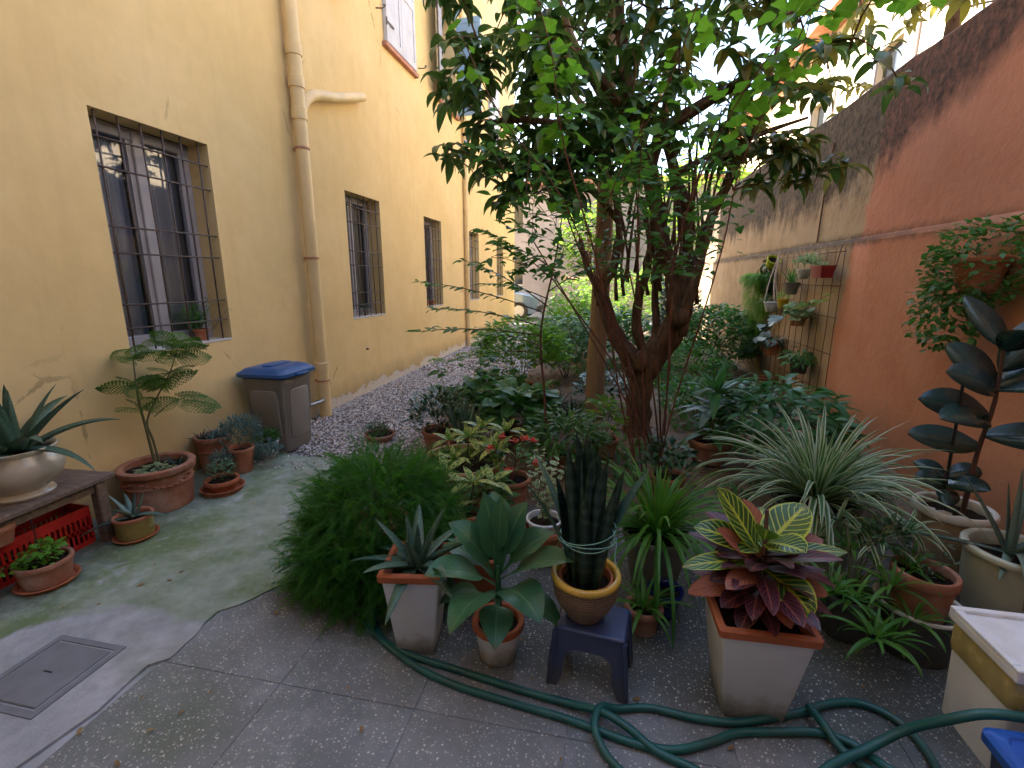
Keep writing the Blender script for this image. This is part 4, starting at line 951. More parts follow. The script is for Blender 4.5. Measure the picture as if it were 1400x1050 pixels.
# ================================================================ CENTRE GROUP
# asparagus fern mound
def spray(L=.16, n=22, w=.016):
    pairs = []; 
    for i in range(n):
        t = (i + 1) / n; x = L * t; z = .25 * L * t - .5 * L * t * t; q = w * (1 - .5 * t)
        for s_ in (-1, 1):
            for e in (-.3, .5): pairs.append(((x, 0, z), s_ * U(.7, 1.3), e + U(-.3, .3), q * U(.7, 1.3), .0034))
    pairs.append(((0, 0, 0), 0, .1, L, .0022)); return bladelet_quads(pairs)
f1 = thing('asparagus_fern', 'big billowing mound of fine green asparagus fern spreading over the paving', 'plant', (-1.15, 2.10, 0))
Acc().add(lathe([(0, 0), (.12, 0), (.15, .24), (.16, .25), (.14, .25), (.135, .22), (0, .22)], 30)).obj('pot', M['terra2'], f1)
spr = [spray(.12, 18, .015), spray(.10, 15, .014), spray(.14, 20, .016)]
T = bush_T((.05, -.08, .20), .37, .40, .45, 3400, (.75, 1.25), (-.5, 1.2), .45) + bush_T((.16, -.30, .10), .26, .18, .26, 420, (.75, 1.2), (-.5, .8), .4) + bush_T((-.12, -.22, .10), .24, .20, .24, 420, (.7, 1.1), (-.3, 1.), .3)
T = [t for t in T if t[0][2] > .015]
place_leaves(f1, T, spr, M['Lfern'], 200, 'frond')
stems(f1, (0, 0, .2), [t[0] for t in T[::9]], .0016, M['gtwig'], 'stem', .25)
# two white planters in front
p1 = thing('potted_aloe', 'spiky spotted aloe in a tall square white planter with terracotta rim', 'potted plant', (-.725, 1.605, .002))
sqpot(p1, .078, .113, .385, M['white'], M['terrap'], math.radians(9))
rosette(p1, .36, 16, .27, .062, 'aloe', M['Laloe'], (84, 2), (-12, 38), .45, .014, 10, 1.3, .014, azs=[1.4, 3.7, 5.9, 2.4, .7, 4.9, 3.0, -.1, 1.9, 4.2, 5.5, 1.1, 3.4, -.7, 2.7, 4.65])
p2 = thing('potted_arum', 'broad-leaved glossy green arum in a round white pot with terracotta rim', 'potted plant', (-.385, 1.60, .002))
pot(p2, .074, .094, .165, M['white'], .028, .012, rimmat=M['terrap'])
specs = [(1.9, 62, 25, .30, .13, .22), (3.0, 55, 30, .27, .12, .20), (.9, 66, 20, .27, .12, .23), (2.4, 78, 15, .32, .11, .2), (3.8, 35, 35, .29, .12, .18), (4.4, 25, 55, .30, .12, .15), (5.4, 30, 50, .31, .125, .16), (-.15, 35, 30, .31, .125, .20), (.4, 45, 30, .25, .11, .22), (4.9, 10, 45, .23, .10, .12), (3.3, 5, 60, .24, .10, .12), (6.0, 10, 55, .26, .11, .12), (2.8, 25, 40, .26, .11, .2), (1.4, 82, 5, .26, .07, .26)]
for (az, e, d, L, W, z) in specs:
    st = .5 * z + .02; x = .012
    Acc().add(blade(L * 1.1, W * 1.28, 'arum', math.radians(e + 8), math.radians(d + 12), 12, .28, 0, 1.8, U(-.3, .3), .02), rot=np.array(Matrix.Rotation(az, 3, 'Z'))).obj('leaf', M['Larum'], p2, sharp=None, loc=(x * math.cos(az), x * math.sin(az), .14 + z))
Acc().add(tube([(0, 0, .12), (.0, .005, .25), (0, .0, .40)], [.016, .014, .008], 8, 3)).obj('stem', M['Larum'], p2)
# stool
st = thing('step_stool', 'navy blue plastic step stool with arched openings under the wicker-textured pot', 'stool', (-.012, 1.585, .002), math.radians(-7))
H0 = .245
def stool_side(w0, w1, y0, y1, leg, arch):
    """trapezoid panel with an arch, in the XZ plane, leaning from y0 at the floor to y1 at the top"""
    n = 10; out = [(-w0, 0), (-w0 + leg, 0)]
    for i in range(n + 1):
        t = i / n; a = PI * (1 - t); out.append(((w0 - leg - .012) * (1 - .12) * (abs(math.cos(a)) ** .45) * (1 if math.cos(a) > 0 else -1), arch * (.35 + .65 * math.sin(a) ** .45)))
    out += [(w0 - leg, 0), (w0, 0), (w1, H0 - .012), (-w1, H0 - .012)]
    V = [(x, y0 + (y1 - y0) * z / H0, z) for x, z in out]; m = len(V); V2 = [(x, y + .006, z) for x, y, z in V]
    import bmesh
    F = [tuple(range(m)), tuple(range(m, 2 * m))[::-1]] + [(i, i + m, (i + 1) % m + m, (i + 1) % m) for i in range(m)]
    return V + V2, F, None
RZ = lambda a: np.array(Matrix.Rotation(a, 3, 'Z'))
RX = lambda a: np.array(Matrix.Rotation(a, 3, 'X'))
for (a, w0, w1, d0, d1) in ((0, .148, .125, -.108, -.088), (PI, .148, .125, -.108, -.088), (PI / 2, .104, .084, -.148, -.124), (-PI / 2, .104, .084, -.148, -.124)):
    Acc().add(stool_side(w0, w1, d0, d1, .034, .165), rot=RZ(a)).obj('side_panel', M['navy'], st, smooth=False)
Acc().add(bevel_box(-.130, .130, -.094, .094, H0 - .02, H0, .012, 3)).obj('seat', M['navy'], st, sharp=50)
for (x, y) in ((-.143, -.103), (.143, -.103), (.143, .103), (-.143, .103)):
    Acc().add(tube([(x, y, .0), (x * .87, y * .85, H0 - .014)], [.011, .011], 10)).obj('leg', M['navy'], st)
# yellow rimmed pot + sansevieria
p3 = thing('potted_sansevieria', 'tall dark snake plant tied with twine in a yellow-rimmed pot on the stool', 'potted plant', (-.045, 1.595, H0 + .003))
P = [(0, 0), (.062, 0), (.068, .004)] + [(.07 + .052 * math.sin(PI / 2 * min(1, i / 8)), .01 + .148 * i / 10) for i in range(11)]
Acc().add(lathe(P, 48)).obj('pot', M['wicker'], p3, sharp=60)
Acc().add(lathe([(.118, .155), (.128, .158), (.131, .170), (.127, .182), (.116, .184), (.108, .178), (.106, .14)], 48)).obj('rim', M['yrim'], p3, sharp=70)
Acc().add(lathe([(.106, .14), (.101, .15), (.100, .166), (.094, .168), (.09, .162), (.088, .13)], 40)).obj('inner_pot', M['terrap'], p3, sharp=60)
Acc().add(lathe([(0, .14), (.05, .142), (.09, .135)], 24)).obj('soil', M['soil'], p3)
for i in range(19):
    az = i * 2.4; r = .012 + .052 * (i / 18) ** .6; L = U(.46, .60) * (1 if i < 13 else .8)
    Acc().add(blade(L, U(.050, .064), 'sword', math.radians(90 - U(0, 7) - (6 if i > 12 else 0)), math.radians(U(-2, 7)), 10, .45, .006, 1.6, U(-.7, .7)), rot=RZ(az)).obj('leaf', M['Lsans'], p3, sharp=None, loc=(r * math.cos(az), r * math.sin(az), .13))
for (az, e, L) in ((2.5, 66, .52), (3.3, 70, .44), (.5, 70, .46)):
    Acc().add(blade(L, .045, 'sword', math.radians(e), math.radians(18), 10, .4, .005, 1.6, .4), rot=RZ(az)).obj('leaf', M['Laloe'], p3, sharp=None, loc=(.03 * math.cos(az), .03 * math.sin(az), .15))
for k, z in enumerate((.335, .35, .318)):
    pts = [((.098 + .004 * k) * math.cos(a), (.095 + .004 * k) * math.sin(a), z + .02 * math.sin(a + k * 1.5)) for a in np.linspace(0, 2 * PI * .98, 16)]
    if k == 2: pts += [(.10, -.06, .29), (.11, -.07, .25)]
    Acc().add(tube(pts, .0016, 5, 3)).obj('twine', M['twine'], p3)
# dark gaps: cobalt pot + small pots behind
p4 = thing('glazed_pot', 'small glossy cobalt blue pot in deep shade behind the stool', 'pot', (.30, 1.98, .002)); pot(p4, .05, .075, .13, M['cobalt'], .018, .006)
p4b = thing('potted_plant', 'grassy little plant in a hidden brown pot low between the snake plant and the croton', 'potted plant', (.20, 1.86, .002)); pot(p4b, .055, .07, .12, M['terra2'])
rosette(p4b, .11, 22, .20, .018, 'strap', M['Lspid'], (80, 10), (30, 90), .3, 0, 7)
p4c = thing('potted_cutting', 'young leafy cutting in a square brown plastic pot behind the first white planter', 'potted plant', (-.56, 1.90, .002)); sqpot(p4c, .08, .10, .27, M['terrap'], M['terrap'], .2)
rosette(p4c, .25, 9, .16, .05, 'ovate', M['Larum'], (80, 20), (10, 60), .3)
# grassy spider plant in grey pot
p5 = thing('potted_spider_plant', 'shaggy all-green spider plant cascading over a grey stoneware pot beside the snake plant', 'potted plant', (.27, 2.19, .002))
pot(p5, .105, .155, .30, M['grey'], .03, .008)
rosette(p5, .29, 150, .48, .019, 'strap', M['Lspid'], (88, 15), (20, 135), .35, 0, 9, 1.4, .02, Lv=.3, twist=.8)
# face pot with small white rimmed pot and variegated shrublet
p6 = thing('potted_shrublet', 'thin-stemmed variegated shrublet in a white-rimmed pot set in a relief terracotta pot', 'potted plant', (-.295, 2.30, .002))
pot(p6, .085, .108, .20, M['terra'], .035, .010, th=.008, rib=True, soil=.17)
Acc().add(lathe([(.075, .17), (.092, .235), (.100, .238), (.098, .246), (.09, .247), (.084, .238), (.078, .19)], 32)).obj('inner_pot', M['white'], p6, sharp=50)
Acc().add(lathe([(0, .222), (.083, .216)], 20)).obj('soil', M['soil'], p6)
for (az, s_) in ((-PI / 2 - .25, 1), (-PI / 2 + .35, 1), (-2.7, 1)):
    A = Acc()
    for (dx, dz, r) in ((-.022, .03, .009), (.022, .03, .009), (0, .012, .008), (0, -.012, .012), (0, -.02, .018), (-.03, .005, .012), (.03, .005, .012)):
        A.add(ico((r * 1.3, r * .6, r), .05), rot=RZ(az + PI / 2), pos=(.097 * math.cos(az) - dx * math.sin(az), .097 * math.sin(az) + dx * math.cos(az), .115 + dz))
    A.obj('relief', M['terra'], p6, sharp=None)
T = []; tips = []
for i in range(11):
    az = U(0, 6.28); R0 = U(.03, .12); h = U(.28, .46); tips.append((R0 * math.cos(az), R0 * math.sin(az), .22 + h))
    for j in range(15):
        t = (j + 2) / 16; a2 = U(0, 6.28); T.append(((R0 * t * math.cos(az), R0 * t * math.sin(az), .22 + h * t), a2, U(-.3, .4), U(-.4, .4), U(.8, 1.2)))
place_leaves(p6, T, [blade(.033, .022, 'round', .1, .3, 4, .15)], M['Lpale'], 165); stems(p6, (0, 0, .21), tips, .002, M['twig'])
# wide ochre bowl with mixed plants and coral flowers
p7 = thing('planted_bowl', 'wide ochre clay bowl full of gold-blotched leaves, moss and a coral flower', 'potted plant', (-.97, 3.02, 0))
pot(p7, .20, .285, .26, M['bowl'], .035, .012, soil=.225)
T = bush_T((-.05, -.05, .27), .22, .20, .04, 260, (.7, 1.2), (-.1, .9), .1); place_leaves(p7, T, [blade(.035, .012, 'lance', .4, .4, 3, .2)], M['Llime'], 60, 'leaf')
for (x, y, z, n, L) in ((.05, -.02, .42, 12, .15), (.20, -.06, .36, 11, .15), (-.12, .05, .36, 10, .13), (.28, -.16, .40, 9, .14), (.1, .14, .44, 9, .14), (.0, -.2, .33, 8, .12), (.30, .05, .46, 10, .14)):
    Acc().add(tube([(x * .4, y * .4, .22), (x * .8, y * .8, z - .06), (x, y, z)], [.005, .004, .003], 6, 3)).obj('stem', M['twig'], p7)
    rosette(p7, z, n, L, L * .36, 'ovate', M['Lvary'], (75, -5), (10, 60), .25, 0, 6, c=(x, y))
# straggly gold-blotched plant reaching forward
p8 = thing('potted_croton', 'thin-stemmed croton with gold-blotched leaves rising behind the aloe planter', 'potted plant', (-.78, 2.45, 0))
pot(p8, .09, .11, .17, M['terra2'])
for (x, y, z, n, L) in ((-.02, -.18, .25, 7, .15), (.08, -.10, .40, 9, .15), (-.10, -.05, .42, 8, .16), (.16, .0, .36, 7, .14), (.02, -.28, .14, 6, .14)):
    Acc().add(tube([(0, 0, .15), (x * .7, y * .6, max(.2, z - .1)), (x, y, z)], [.006, .005, .004], 6, 4)).obj('stem', M['twig'], p8)
    rosette(p8, z, n, L, L * .36, 'ovate', M['Lvary'], (60, -15), (10, 50), .25, 0, 6, c=(x, y))
# coral flowered euphorbia
p9 = thing('potted_euphorbia', 'coral-flowered euphorbia on dark thin stems behind the small variegated shrublet', 'potted plant', (-.60, 2.85, 0))
pot(p9, .10, .13, .22, M['terra2'])
tips = []
for (x, y, z) in ((-.05, .0, .49), (.03, .02, .46), (.10, -.03, .50), (-.12, -.05, .42), (.14, .10, .44), (.02, -.14, .33), (.19, -.08, .36)):
    tips.append((x, y, z - .01)); T = [((x + U(-.018, .018), y + U(-.018, .018), z + U(-.012, .012)), U(0, 6.28), U(-.3, .9), 0, U(.8, 1.2)) for _ in range(15)]
    place_leaves(p9, T, [blade(.026, .022, 'round', .2, .2, 3, .2)], M['Lcoral'], 15, 'petal')
stems(p9, (0, 0, .2), tips, .004, M['rtwig'])
T = bush_T((.02, 0, .34), .16, .15, .09, 70, (.8, 1.2), (-.2, .8), .3); place_leaves(p9, T, [blade(.06, .028, 'ovate', .2, .5, 5, .2)], M['Lmid'], 70)
# jade bush
p10 = thing('jade_bush', 'dense dark green jade bush at the edge of the gravel behind the ochre bowl', 'potted plant', (-1.42, 3.78, 0))
pot(p10, .12, .16, .20, M['terra2'])
T = bush_T((0, 0, .33), .27, .25, .24, 650, (.8, 1.25), (-.1, 1.), .45); place_leaves(p10, T, [blade(.055, .024, 'obov', .3, .4, 4, .2), blade(.06, .02, 'lance', .3, .5, 4, .2)], M['Ljade'], 220)
stems(p10, (0, 0, .18), [t[0] for t in T[::10]], .004, M['twig'])
# hydrangea
p11 = thing('hydrangea', 'tall hydrangea with green flower domes and broad leaves beside the gravel', 'plant', (-1.25, 4.45, 0))
tips = [(-.42, -.05, .66), (-.20, .1, .70), (-.05, -.1, .62), (.12, .05, .74), (.22, -.15, .60), (-.30, -.2, .50), (.05, .2, .80), (.35, .1, .66), (-.15, -.28, .42)]
stems(p11, (0, 0, 0), tips, .006, M['gtwig'], sag=.1)
T = []
for (x, y, z) in tips:
    for j in range(16): t = U(.3, 1.); T.append(((x * t + U(-.06, .06), y * t + U(-.06, .06), z * t - .03), U(0, 6.28), U(-.4, .4), U(-.3, .3), U(.8, 1.25)))
place_leaves(p11, T, [blade(.15, .10, 'ovate', .25, .75, 7, .18, wave=.02), blade(.12, .085, 'ovate', .1, .6, 7, .18, wave=.02)], M['Lhyd'], 144)
for (x, y, z) in (tips[0], tips[1], tips[3]):
    T = [((x + .09 * math.cos(a) * r, y + .09 * math.sin(a) * r, z + .05 * math.sqrt(max(0, 1 - r * r)) + U(-.008, .008)), U(0, 6.28), U(0, .6), 0, U(.8, 1.2)) for a, r in [(U(0, 6.28), U(0, 1) ** .5) for _ in range(70)]]
    place_leaves(p11, T, [blade(.024, .022, 'round', .2, .3, 3, .2)], M['Llime'], 0, 'leaf', 'flower_head')
# tall dark succulent spikes between
p12 = thing('potted_sansevieria', 'short upright grey-green sword leaves in a clay pot behind the gold-blotched bowl', 'potted plant', (-1.15, 3.55, 0)); pot(p12, .09, .11, .18, M['terra'])
rosette(p12, .16, 12, .38, .05, 'sword', M['Laloe'], (88, 62), (0, 12), .4, .006, 8)
# aloe clump
p13 = thing('dark_aloe_clump', 'dense clump of dark narrow aloe leaves on the ground left of the tree', 'plant', (-.57, 4.75, 0))
pot(p13, .13, .16, .13, M['terra'])
for (x, y) in ((0, 0), (-.16, .05), (.16, -.02), (.05, .15), (-.05, -.15), (.22, .12), (-.25, -.05), (.28, -.1)): rosette(p13, .14 if abs(x) < .1 else .08, 20, .24, .024, 'aloe', M['Ldark'], (85, 15), (-5, 40), .35, .006, 6, c=(x, y))
# bright bush in terracotta pots
p14 = thing('potted_shrub', 'bright lime-green leafy shrub in a big terracotta pot left of the pale trunk', 'potted plant', (-1.08, 5.75, 0))
pot(p14, .13, .18, .19, M['terra'], .04, .012)
T = bush_T((0, .1, .60), .62, .45, .42, 2000, (.8, 1.25), (-.3, .7), .45); place_leaves(p14, T, [blade(.085, .042, 'ovate', .2, .6, 5, .2), blade(.07, .03, 'ovate', .2, .4, 5, .2)], M['Llime'], 260)
stems(p14, (0, 0, .16), [t[0] for t in T[::14]], .005, M['gtwig'])
p15 = thing('green_shrub', 'mid-green leafy shrub filling the bed beyond the lime-green potted shrub', 'shrub', (-.62, 7.1, 0))
T = bush_T((0, 0, .45), .6, .5, .5, 1700, (.8, 1.25), (-.3, .7), .4); place_leaves(p15, T, [blade(.11, .035, 'lance', .2, .6, 5, .2)], M['Lmid'], 120); stems(p15, (0, 0, 0), [t[0] for t in T[::14]], .006, M['twig'])
p16 = thing('potted_cordyline', 'wide brown planter with spiky grass leaves standing in the sunlit far yard', 'potted plant', (-1.03, 10.4, 0)); pot(p16, .26, .35, .30, M['grey'], .05, .01, rimmat=M['beige']); rosette(p16, .27, 30, .5, .03, 'strap', M['Lmid'], (80, 20), (10, 60), .3)
p17 = thing('clay_pot', 'terracotta pot tipped on its side among the plants behind the coral flowers', 'pot', (-.98, 4.2, .10)); pot(p17, .07, .10, .20, M['terra'], .035, .012); p17.rotation_euler = (math.radians(70), 0, .5)

# ================================================================ RIGHT GROUP
q1 = thing('potted_croton', 'croton with yellow-veined leaves over maroon ones in a tall square white planter', 'potted plant', (.545, 1.585, .002))
sqpot(q1, .100, .142, .385, M['white'], M['terrap'], math.radians(2))
Acc().add(tube([(0, 0, .3), (.01, 0, .5), (0, .01, .74)], [.012, .010, .006], 8, 3)).obj('stem', M['twig'], q1)
Acc().add(tube([(.12, -.02, .32), (.13, -.02, .40)], .003, 6)).obj('plant_label_stick', M['white'], q1)
for (az, e, d, L, W, z, m) in ((2.35, 58, 8, .25, .095, .58, 'Lcroton'), (.75, 46, 10, .21, .125, .60, 'Lcroton'), (-.9, 28, 25, .14, .105, .63, 'Lcroton'), (2.95, 24, 20, .22, .095, .59, 'Lcroton'), (3.45, 4, 15, .27, .06, .56, 'Lcroton'), (-.1, 14, 8, .23, .045, .60, 'Lcroton'), (-.95, -4, 40, .19, .115, .53, 'Lcroton'), (1.4, 30, 15, .18, .09, .60, 'Lcroton'), (4.3, 55, 25, .12, .07, .64, 'Lcroton'),
                              (1.8, 56, 5, .20, .08, .56, 'Lcpink'), (3.0, 44, 5, .19, .07, .55, 'Lcpink'), (.3, 34, 20, .20, .08, .56, 'Lcpink'), (3.3, -6, 25, .23, .075, .47, 'Lcpink'), (5.0, 2, 38, .17, .07, .47, 'Lcpink'), (6.1, 0, 20, .20, .07, .50, 'Lcpink'), (3.9, 12, 30, .18, .07, .52, 'Lcpink')):
    Acc().add(blade(L, W * 1.15, 'oval', math.radians(e), math.radians(d), 12, .22, 0, 1.5, U(-.2, .2), .012), rot=RZ(az) @ RX(.35 * math.cos(az))).obj('leaf', M[m], q1, sharp=None, loc=(.012 * math.cos(az), .012 * math.sin(az), z))
for i in range(44):
    az = i * 2.4; t = i / 43; Acc().add(blade(U(.15, .24), U(.055, .08), 'oval', math.radians(30 - 34 * t + U(-8, 8)), math.radians(U(10, 38)), 9, .22, 0, 1.4, U(-.4, .4), .012), rot=RZ(az)).obj('leaf', M['Lcred'], q1, sharp=None, loc=(.012 * math.cos(az), .012 * math.sin(az), (.58 - .17 * t)))
# variegated spider plant
q2 = thing('potted_spider_plant', 'huge fountain of white-edged spider plant leaves in a celadon pot with dark rim', 'potted plant', (1.05, 2.45, .002))
pot(q2, .15, .185, .43, M['celadon'], .03, .012, rimmat=M['celrim'], belly=.01)
A = Acc()
for i in range(10):
    az = i * 2 * PI / 10; A.add(tube([(.153 * math.cos(az), .153 * math.sin(az), .02), (.181 * math.cos(az), .181 * math.sin(az), .22), (.188 * math.cos(az), .188 * math.sin(az), .385)], .002, 4, 3))
A.obj('glaze_lines', M['celrim'], q2, kind='stuff')
rosette(q2, .43, 150, .51, .028, 'strap', M['Lvar'], (88, 20), (15, 120), .4, 0, 11, 1.5, .03, Lv=.3, twist=.7)
for (az, e, L) in ((.15, 40, .60), (.0, 22, .55), (-.35, 35, .55)): Acc().add(blade(L, .02, 'strap', math.radians(e), math.radians(35), 11, .4, 0, 1.8), rot=RZ(az)).obj('leaf', M['Lvar'], q2, sharp=None, loc=(.05, 0, .43))
q3 = thing('potted_spider_plant', 'tufts of small spider plant shoots hanging over a black pot right of the croton', 'potted plant', (1.05, 2.02, .002))
pot(q3, .08, .10, .20, M['darkpot'])
for (x, y, z) in ((0, 0, .22), (.10, -.08, .30), (-.04, -.12, .24), (.12, .08, .40), (.20, .0, .34), (.02, .10, .34), (-.10, -.02, .16), (.16, -.14, .20), (.24, .12, .44), (.06, -.2, .14), (-.16, .10, .34), (-.14, -.16, .30), (-.22, .0, .22), (.0, .2, .42), (.14, .2, .36), (-.05, -.3, .22)):
    rosette(q3, z, 15, .15, .017, 'strap', M['Lspid'] if z < .35 else M['Lvar'], (80, 0), (20, 80), .35, 0, 6, c=(x, y))
    if z > .25: Acc().add(tube([(0, 0, .18), (x * .5, y * .5, z + .03), (x, y, z)], .003, 5, 3)).obj('runner', M['gtwig'], q3)
q4 = thing('round_pot', 'dark bronze round pot with a pale rim holding a smaller terracotta pot', 'pot', (1.29, 1.99, .002)); pot(q4, .13, .148, .21, M['darkpot'], .014, .006, rimmat=M['offw'], soil=.10)
q5 = thing('potted_plant', 'nearly bare weathered terracotta pot of dry sprigs nested in the dark bronze pot', 'potted plant', (1.295, 2.0, .125)); pot(q5, .082, .104, .225, M['terra2'], .045, .008)
tips = [(U(-.07, .07), U(-.07, .07), U(.24, .34)) for _ in range(22)]; stems(q5, (0, 0, .19), tips, .002, M['twig'])
T = [((t[0] * U(.7, 1.2), t[1] * U(.7, 1.2), t[2] * U(.85, 1)), U(0, 6.28), U(-.2, .8), 0, U(.8, 1.2)) for t in tips for _ in range(3)]; place_leaves(q5, T, [blade(.022, .009, 'lance', .3, .4, 3, .2)], M['Ljade'], 66)
T = bush_T((-.10, .10, .30), .09, .08, .08, 160, (.8, 1.2), (-.2, .9), .3); place_leaves(q5, T, [blade(.04, .012, 'lance', .3, .6, 4, .2)], M['Ljade'], 80)
q6 = thing('potted_rubber_plant', 'dark glossy rubber plant with a stake in a beige pot by the orange wall', 'potted plant', (1.68, 2.50, .002))
pot(q6, .10, .148, .42, M['beige'], .04, .012, rimmat=M['offw'], soil=.375)
Acc().add(tube([(-.06, -.02, .36), (-.085, -.02, 1.05)], .007, 8)).obj('stake', M['black'], q6)
Acc().add(tube([(.04, 0, .36), (.045, .0, .70), (.06, -.01, .95), (.05, 0, 1.25)], [.012, .010, .009, .006], 8, 4)).obj('stem', M['twig'], q6)
Acc().add(tube([(-.04, 0, .36), (-.07, .0, .48), (-.06, .0, .60)], [.008, .007, .006], 8, 4)).obj('stem', M['twig'], q6)
for (az, e, d, L, W, z, x) in [(a_ + U(-.35, .35), e_ + U(-8, 8), d_, l_ * U(.85, 1.08), w_, z_ + U(-.03, .03), x_) for a_, e_, d_, l_, w_, z_, x_ in ((3.0, 32, 22, .27, .105, 1.02, .06), (2.5, 48, 15, .26, .11, 1.0, .06), (3.3, 14, 12, .30, .11, .87, .055), (3.9, 10, 15, .27, .11, .88, .05), (3.1, 2, -6, .29, .11, .72, .05), (.3, 40, 20, .28, .115, 1.02, .06), (.9, 55, 10, .27, .11, 1.1, .06), (5.6, 20, 20, .26, .11, .98, .06), (.0, 8, 10, .27, .11, .80, .05), (1.6, 60, 5, .24, .10, 1.18, .05), (4.2, 45, 20, .2, .09, 1.2, .05))]:
    Acc().add(blade(L * 1.15, W * 1.45, 'oval', math.radians(e + 4), math.radians(d), 12, .16, .002, 1.3, U(-.3, .3)), rot=RZ(az) @ RX(.75 * math.cos(az) + U(-.15, .15))).obj('leaf', M['Lrub'], q6, sharp=None, loc=(x, 0, z))
for (az, e, L, W, z) in ((3.3, 20, .16, .09, .54), (5.5, 25, .17, .09, .53), (4.4, -10, .15, .08, .52), (.4, 35, .16, .08, .56), (2.2, 30, .14, .08, .56)):
    Acc().add(blade(L, W * 1.2, 'oval', math.radians(e), math.radians(25), 10, .2, .002, 1.3), rot=RZ(az) @ RX(.75 * math.cos(az))).obj('leaf', M['Lrub'], q6, sharp=None, loc=(-.06, 0, z))
for (x, y, s_) in ((-.075, -.05, .033), (-.02, -.085, .024), (-.10, .0, .02)): Acc().add(ico((s_ * 1.4, s_, s_ * .7), .05)).obj('pebble', M['pebble'], q6, loc=(x, y, .39))
q7 = thing('potted_aloe', 'grey-green agave with long arching leaves in a pale green glazed pot at the right edge', 'potted plant', (1.70, 2.14, .002))
pot(q7, .11, .165, .405, M['pale'], .03, .016, th=.014, soil=.345, belly=.015)
for (az, e, d, L, W) in ((3.05, 12, 22, .56, .035), (4.3, 40, 140, .38, .04), (2.3, 62, 10, .34, .045), (1.3, 84, 4, .36, .035), (.2, 35, 50, .40, .045), (5.6, 25, 60, .36, .04), (1.9, 80, 0, .30, .03), (4.0, 10, 50, .2, .04), (4.9, 55, 30, .3, .04), (.9, 70, 15, .42, .035)):
    Acc().add(blade(L, W, 'aloe', math.radians(e), math.radians(d), 12, .5, .007, 1.4, U(-.2, .2)), rot=RZ(az)).obj('leaf', M['Laloe2'], q7, sharp=None, loc=(-.03 + .012 * math.cos(az), .012 * math.sin(az), .38))
# foam box
sx = thing('foam_box', 'white foam box with a loose lid and yellowed tape in the front right corner', 'box', (1.40, 1.555, .002))
A = Acc(); Acc().add(loft([rrect(.185, .120, .02, 0), rrect(.195, .132, .02, .35)])).obj('body', M['styro'], sx, sharp=35)
A.add(bevel_box(-.205, .205, -.145, .145, .352, .385, .006, 2))
for (x0, x1, y0, y1) in ((-.205, .205, -.145, -.120), (-.205, .205, .120, .145), (-.205, -.180, -.120, .120), (.180, .205, -.120, .120)): A.add(bevel_box(x0, x1, y0, y1, .380, .398, .003, 1))
A.obj('lid', M['styro'], sx, smooth=False)
Acc().add(loft([rrect(.1935, .1305, .02, .25), rrect(.197, .134, .02, .27), rrect(.198, .135, .02, .33), rrect(.196, .133, .02, .348)], False)).obj('tape', M['tape'], sx)
Acc().add(tube([(-.03, -.06, .3865), (.01, -.065, .387), (.03, -.075, .3865)], .0025, 5, 2)).obj('twig', M['twig'], sx)
bx = thing('blue_tub', 'bright blue plastic tub with a lid standing in front of the foam box', 'box', (1.285, 1.185, .002))
Acc().add(loft([rrect(.17, .13, .03, 0), rrect(.19, .148, .03, .225)])).obj('body', M['navy'], bx, sharp=35)
Acc().add(loft([rrect(.202, .160, .03, .222), rrect(.206, .164, .03, .226), rrect(.206, .164, .03, .25), rrect(.196, .154, .03, .26), rrect(.17, .13, .03, .262), rrect(.165, .125, .03, .256)])).obj('lid', M['blue'], bx, sharp=35)
Acc().add(([(-.208, -.05, .232), (-.208, .03, .232), (-.2075, .03, .246), (-.2075, -.05, .246)], [(0, 1, 2, 3)], None)).obj('sticker', M['white'], bx)
# hose
r_ = .0135
A = Acc()
A.add(tube([(-1.0, 1.70, .016), (-.89, 1.57, .016), (-.75, 1.51, .016), (-.51, 1.47, .016), (-.27, 1.43, .018), (-.08, 1.405, .022), (.03, 1.375, .044), (.12, 1.335, .040), (.21, 1.288, .020), (.33, 1.25, .016), (.5, 1.16, .016), (.7, 1.12, .016), (.95, 1.14, .016), (1.0, 1.25, .045), (.88, 1.36, .045), (.86, 1.42, .020), (.82, 1.45, .018), (.74, 1.465, .018), (.61, 1.44, .018), (.48, 1.41, .018), (.39, 1.36, .018), (.28, 1.31, .018), (.19, 1.30, .018), (.10, 1.31, .016), (.01, 1.33, .016), (-.10, 1.35, .016), (-.27, 1.37, .016), (-.49, 1.40, .016), (-.67, 1.45, .016), (-.85, 1.54, .016), (-1.02, 1.66, .016)], r_, 10, 7))
A.add(tube([(.30, 1.05, .016), (.1, 1.2, .016), (.04, 1.26, .02), (.01, 1.32, .044), (.03, 1.39, .048), (.09, 1.42, .020), (.2, 1.45, .016), (.34, 1.44, .016), (.47, 1.445, .020), (.57, 1.475, .022), (.72, 1.54, .016), (.84, 1.60, .016), (.94, 1.62, .016), (1.02, 1.58, .016), (1.055, 1.5, .016), (1.04, 1.38, .03), (.95, 1.28, .07), (.8, 1.2, .06)], r_, 10, 7))
A.add(tube([(.50, 1.16, .045), (.62, 1.24, .05), (.72, 1.32, .052), (.84, 1.385, .065), (.95, 1.415, .13), (1.03, 1.385, .22), (1.12, 1.374, .274), (1.25, 1.375, .28), (1.5, 1.38, .29)], r_ * 1.05, 10, 7))
A.add(tube([(.74, 1.545, .043), (.76, 1.47, .045), (.80, 1.40, .02), (.90, 1.33, .016), (1.0, 1.25, .016)], r_, 10, 7))
hs = A.obj('garden_hose', M['hose']); tagm(hs, 'dark green garden hose looping across the paving in front of the pots', 'hose')

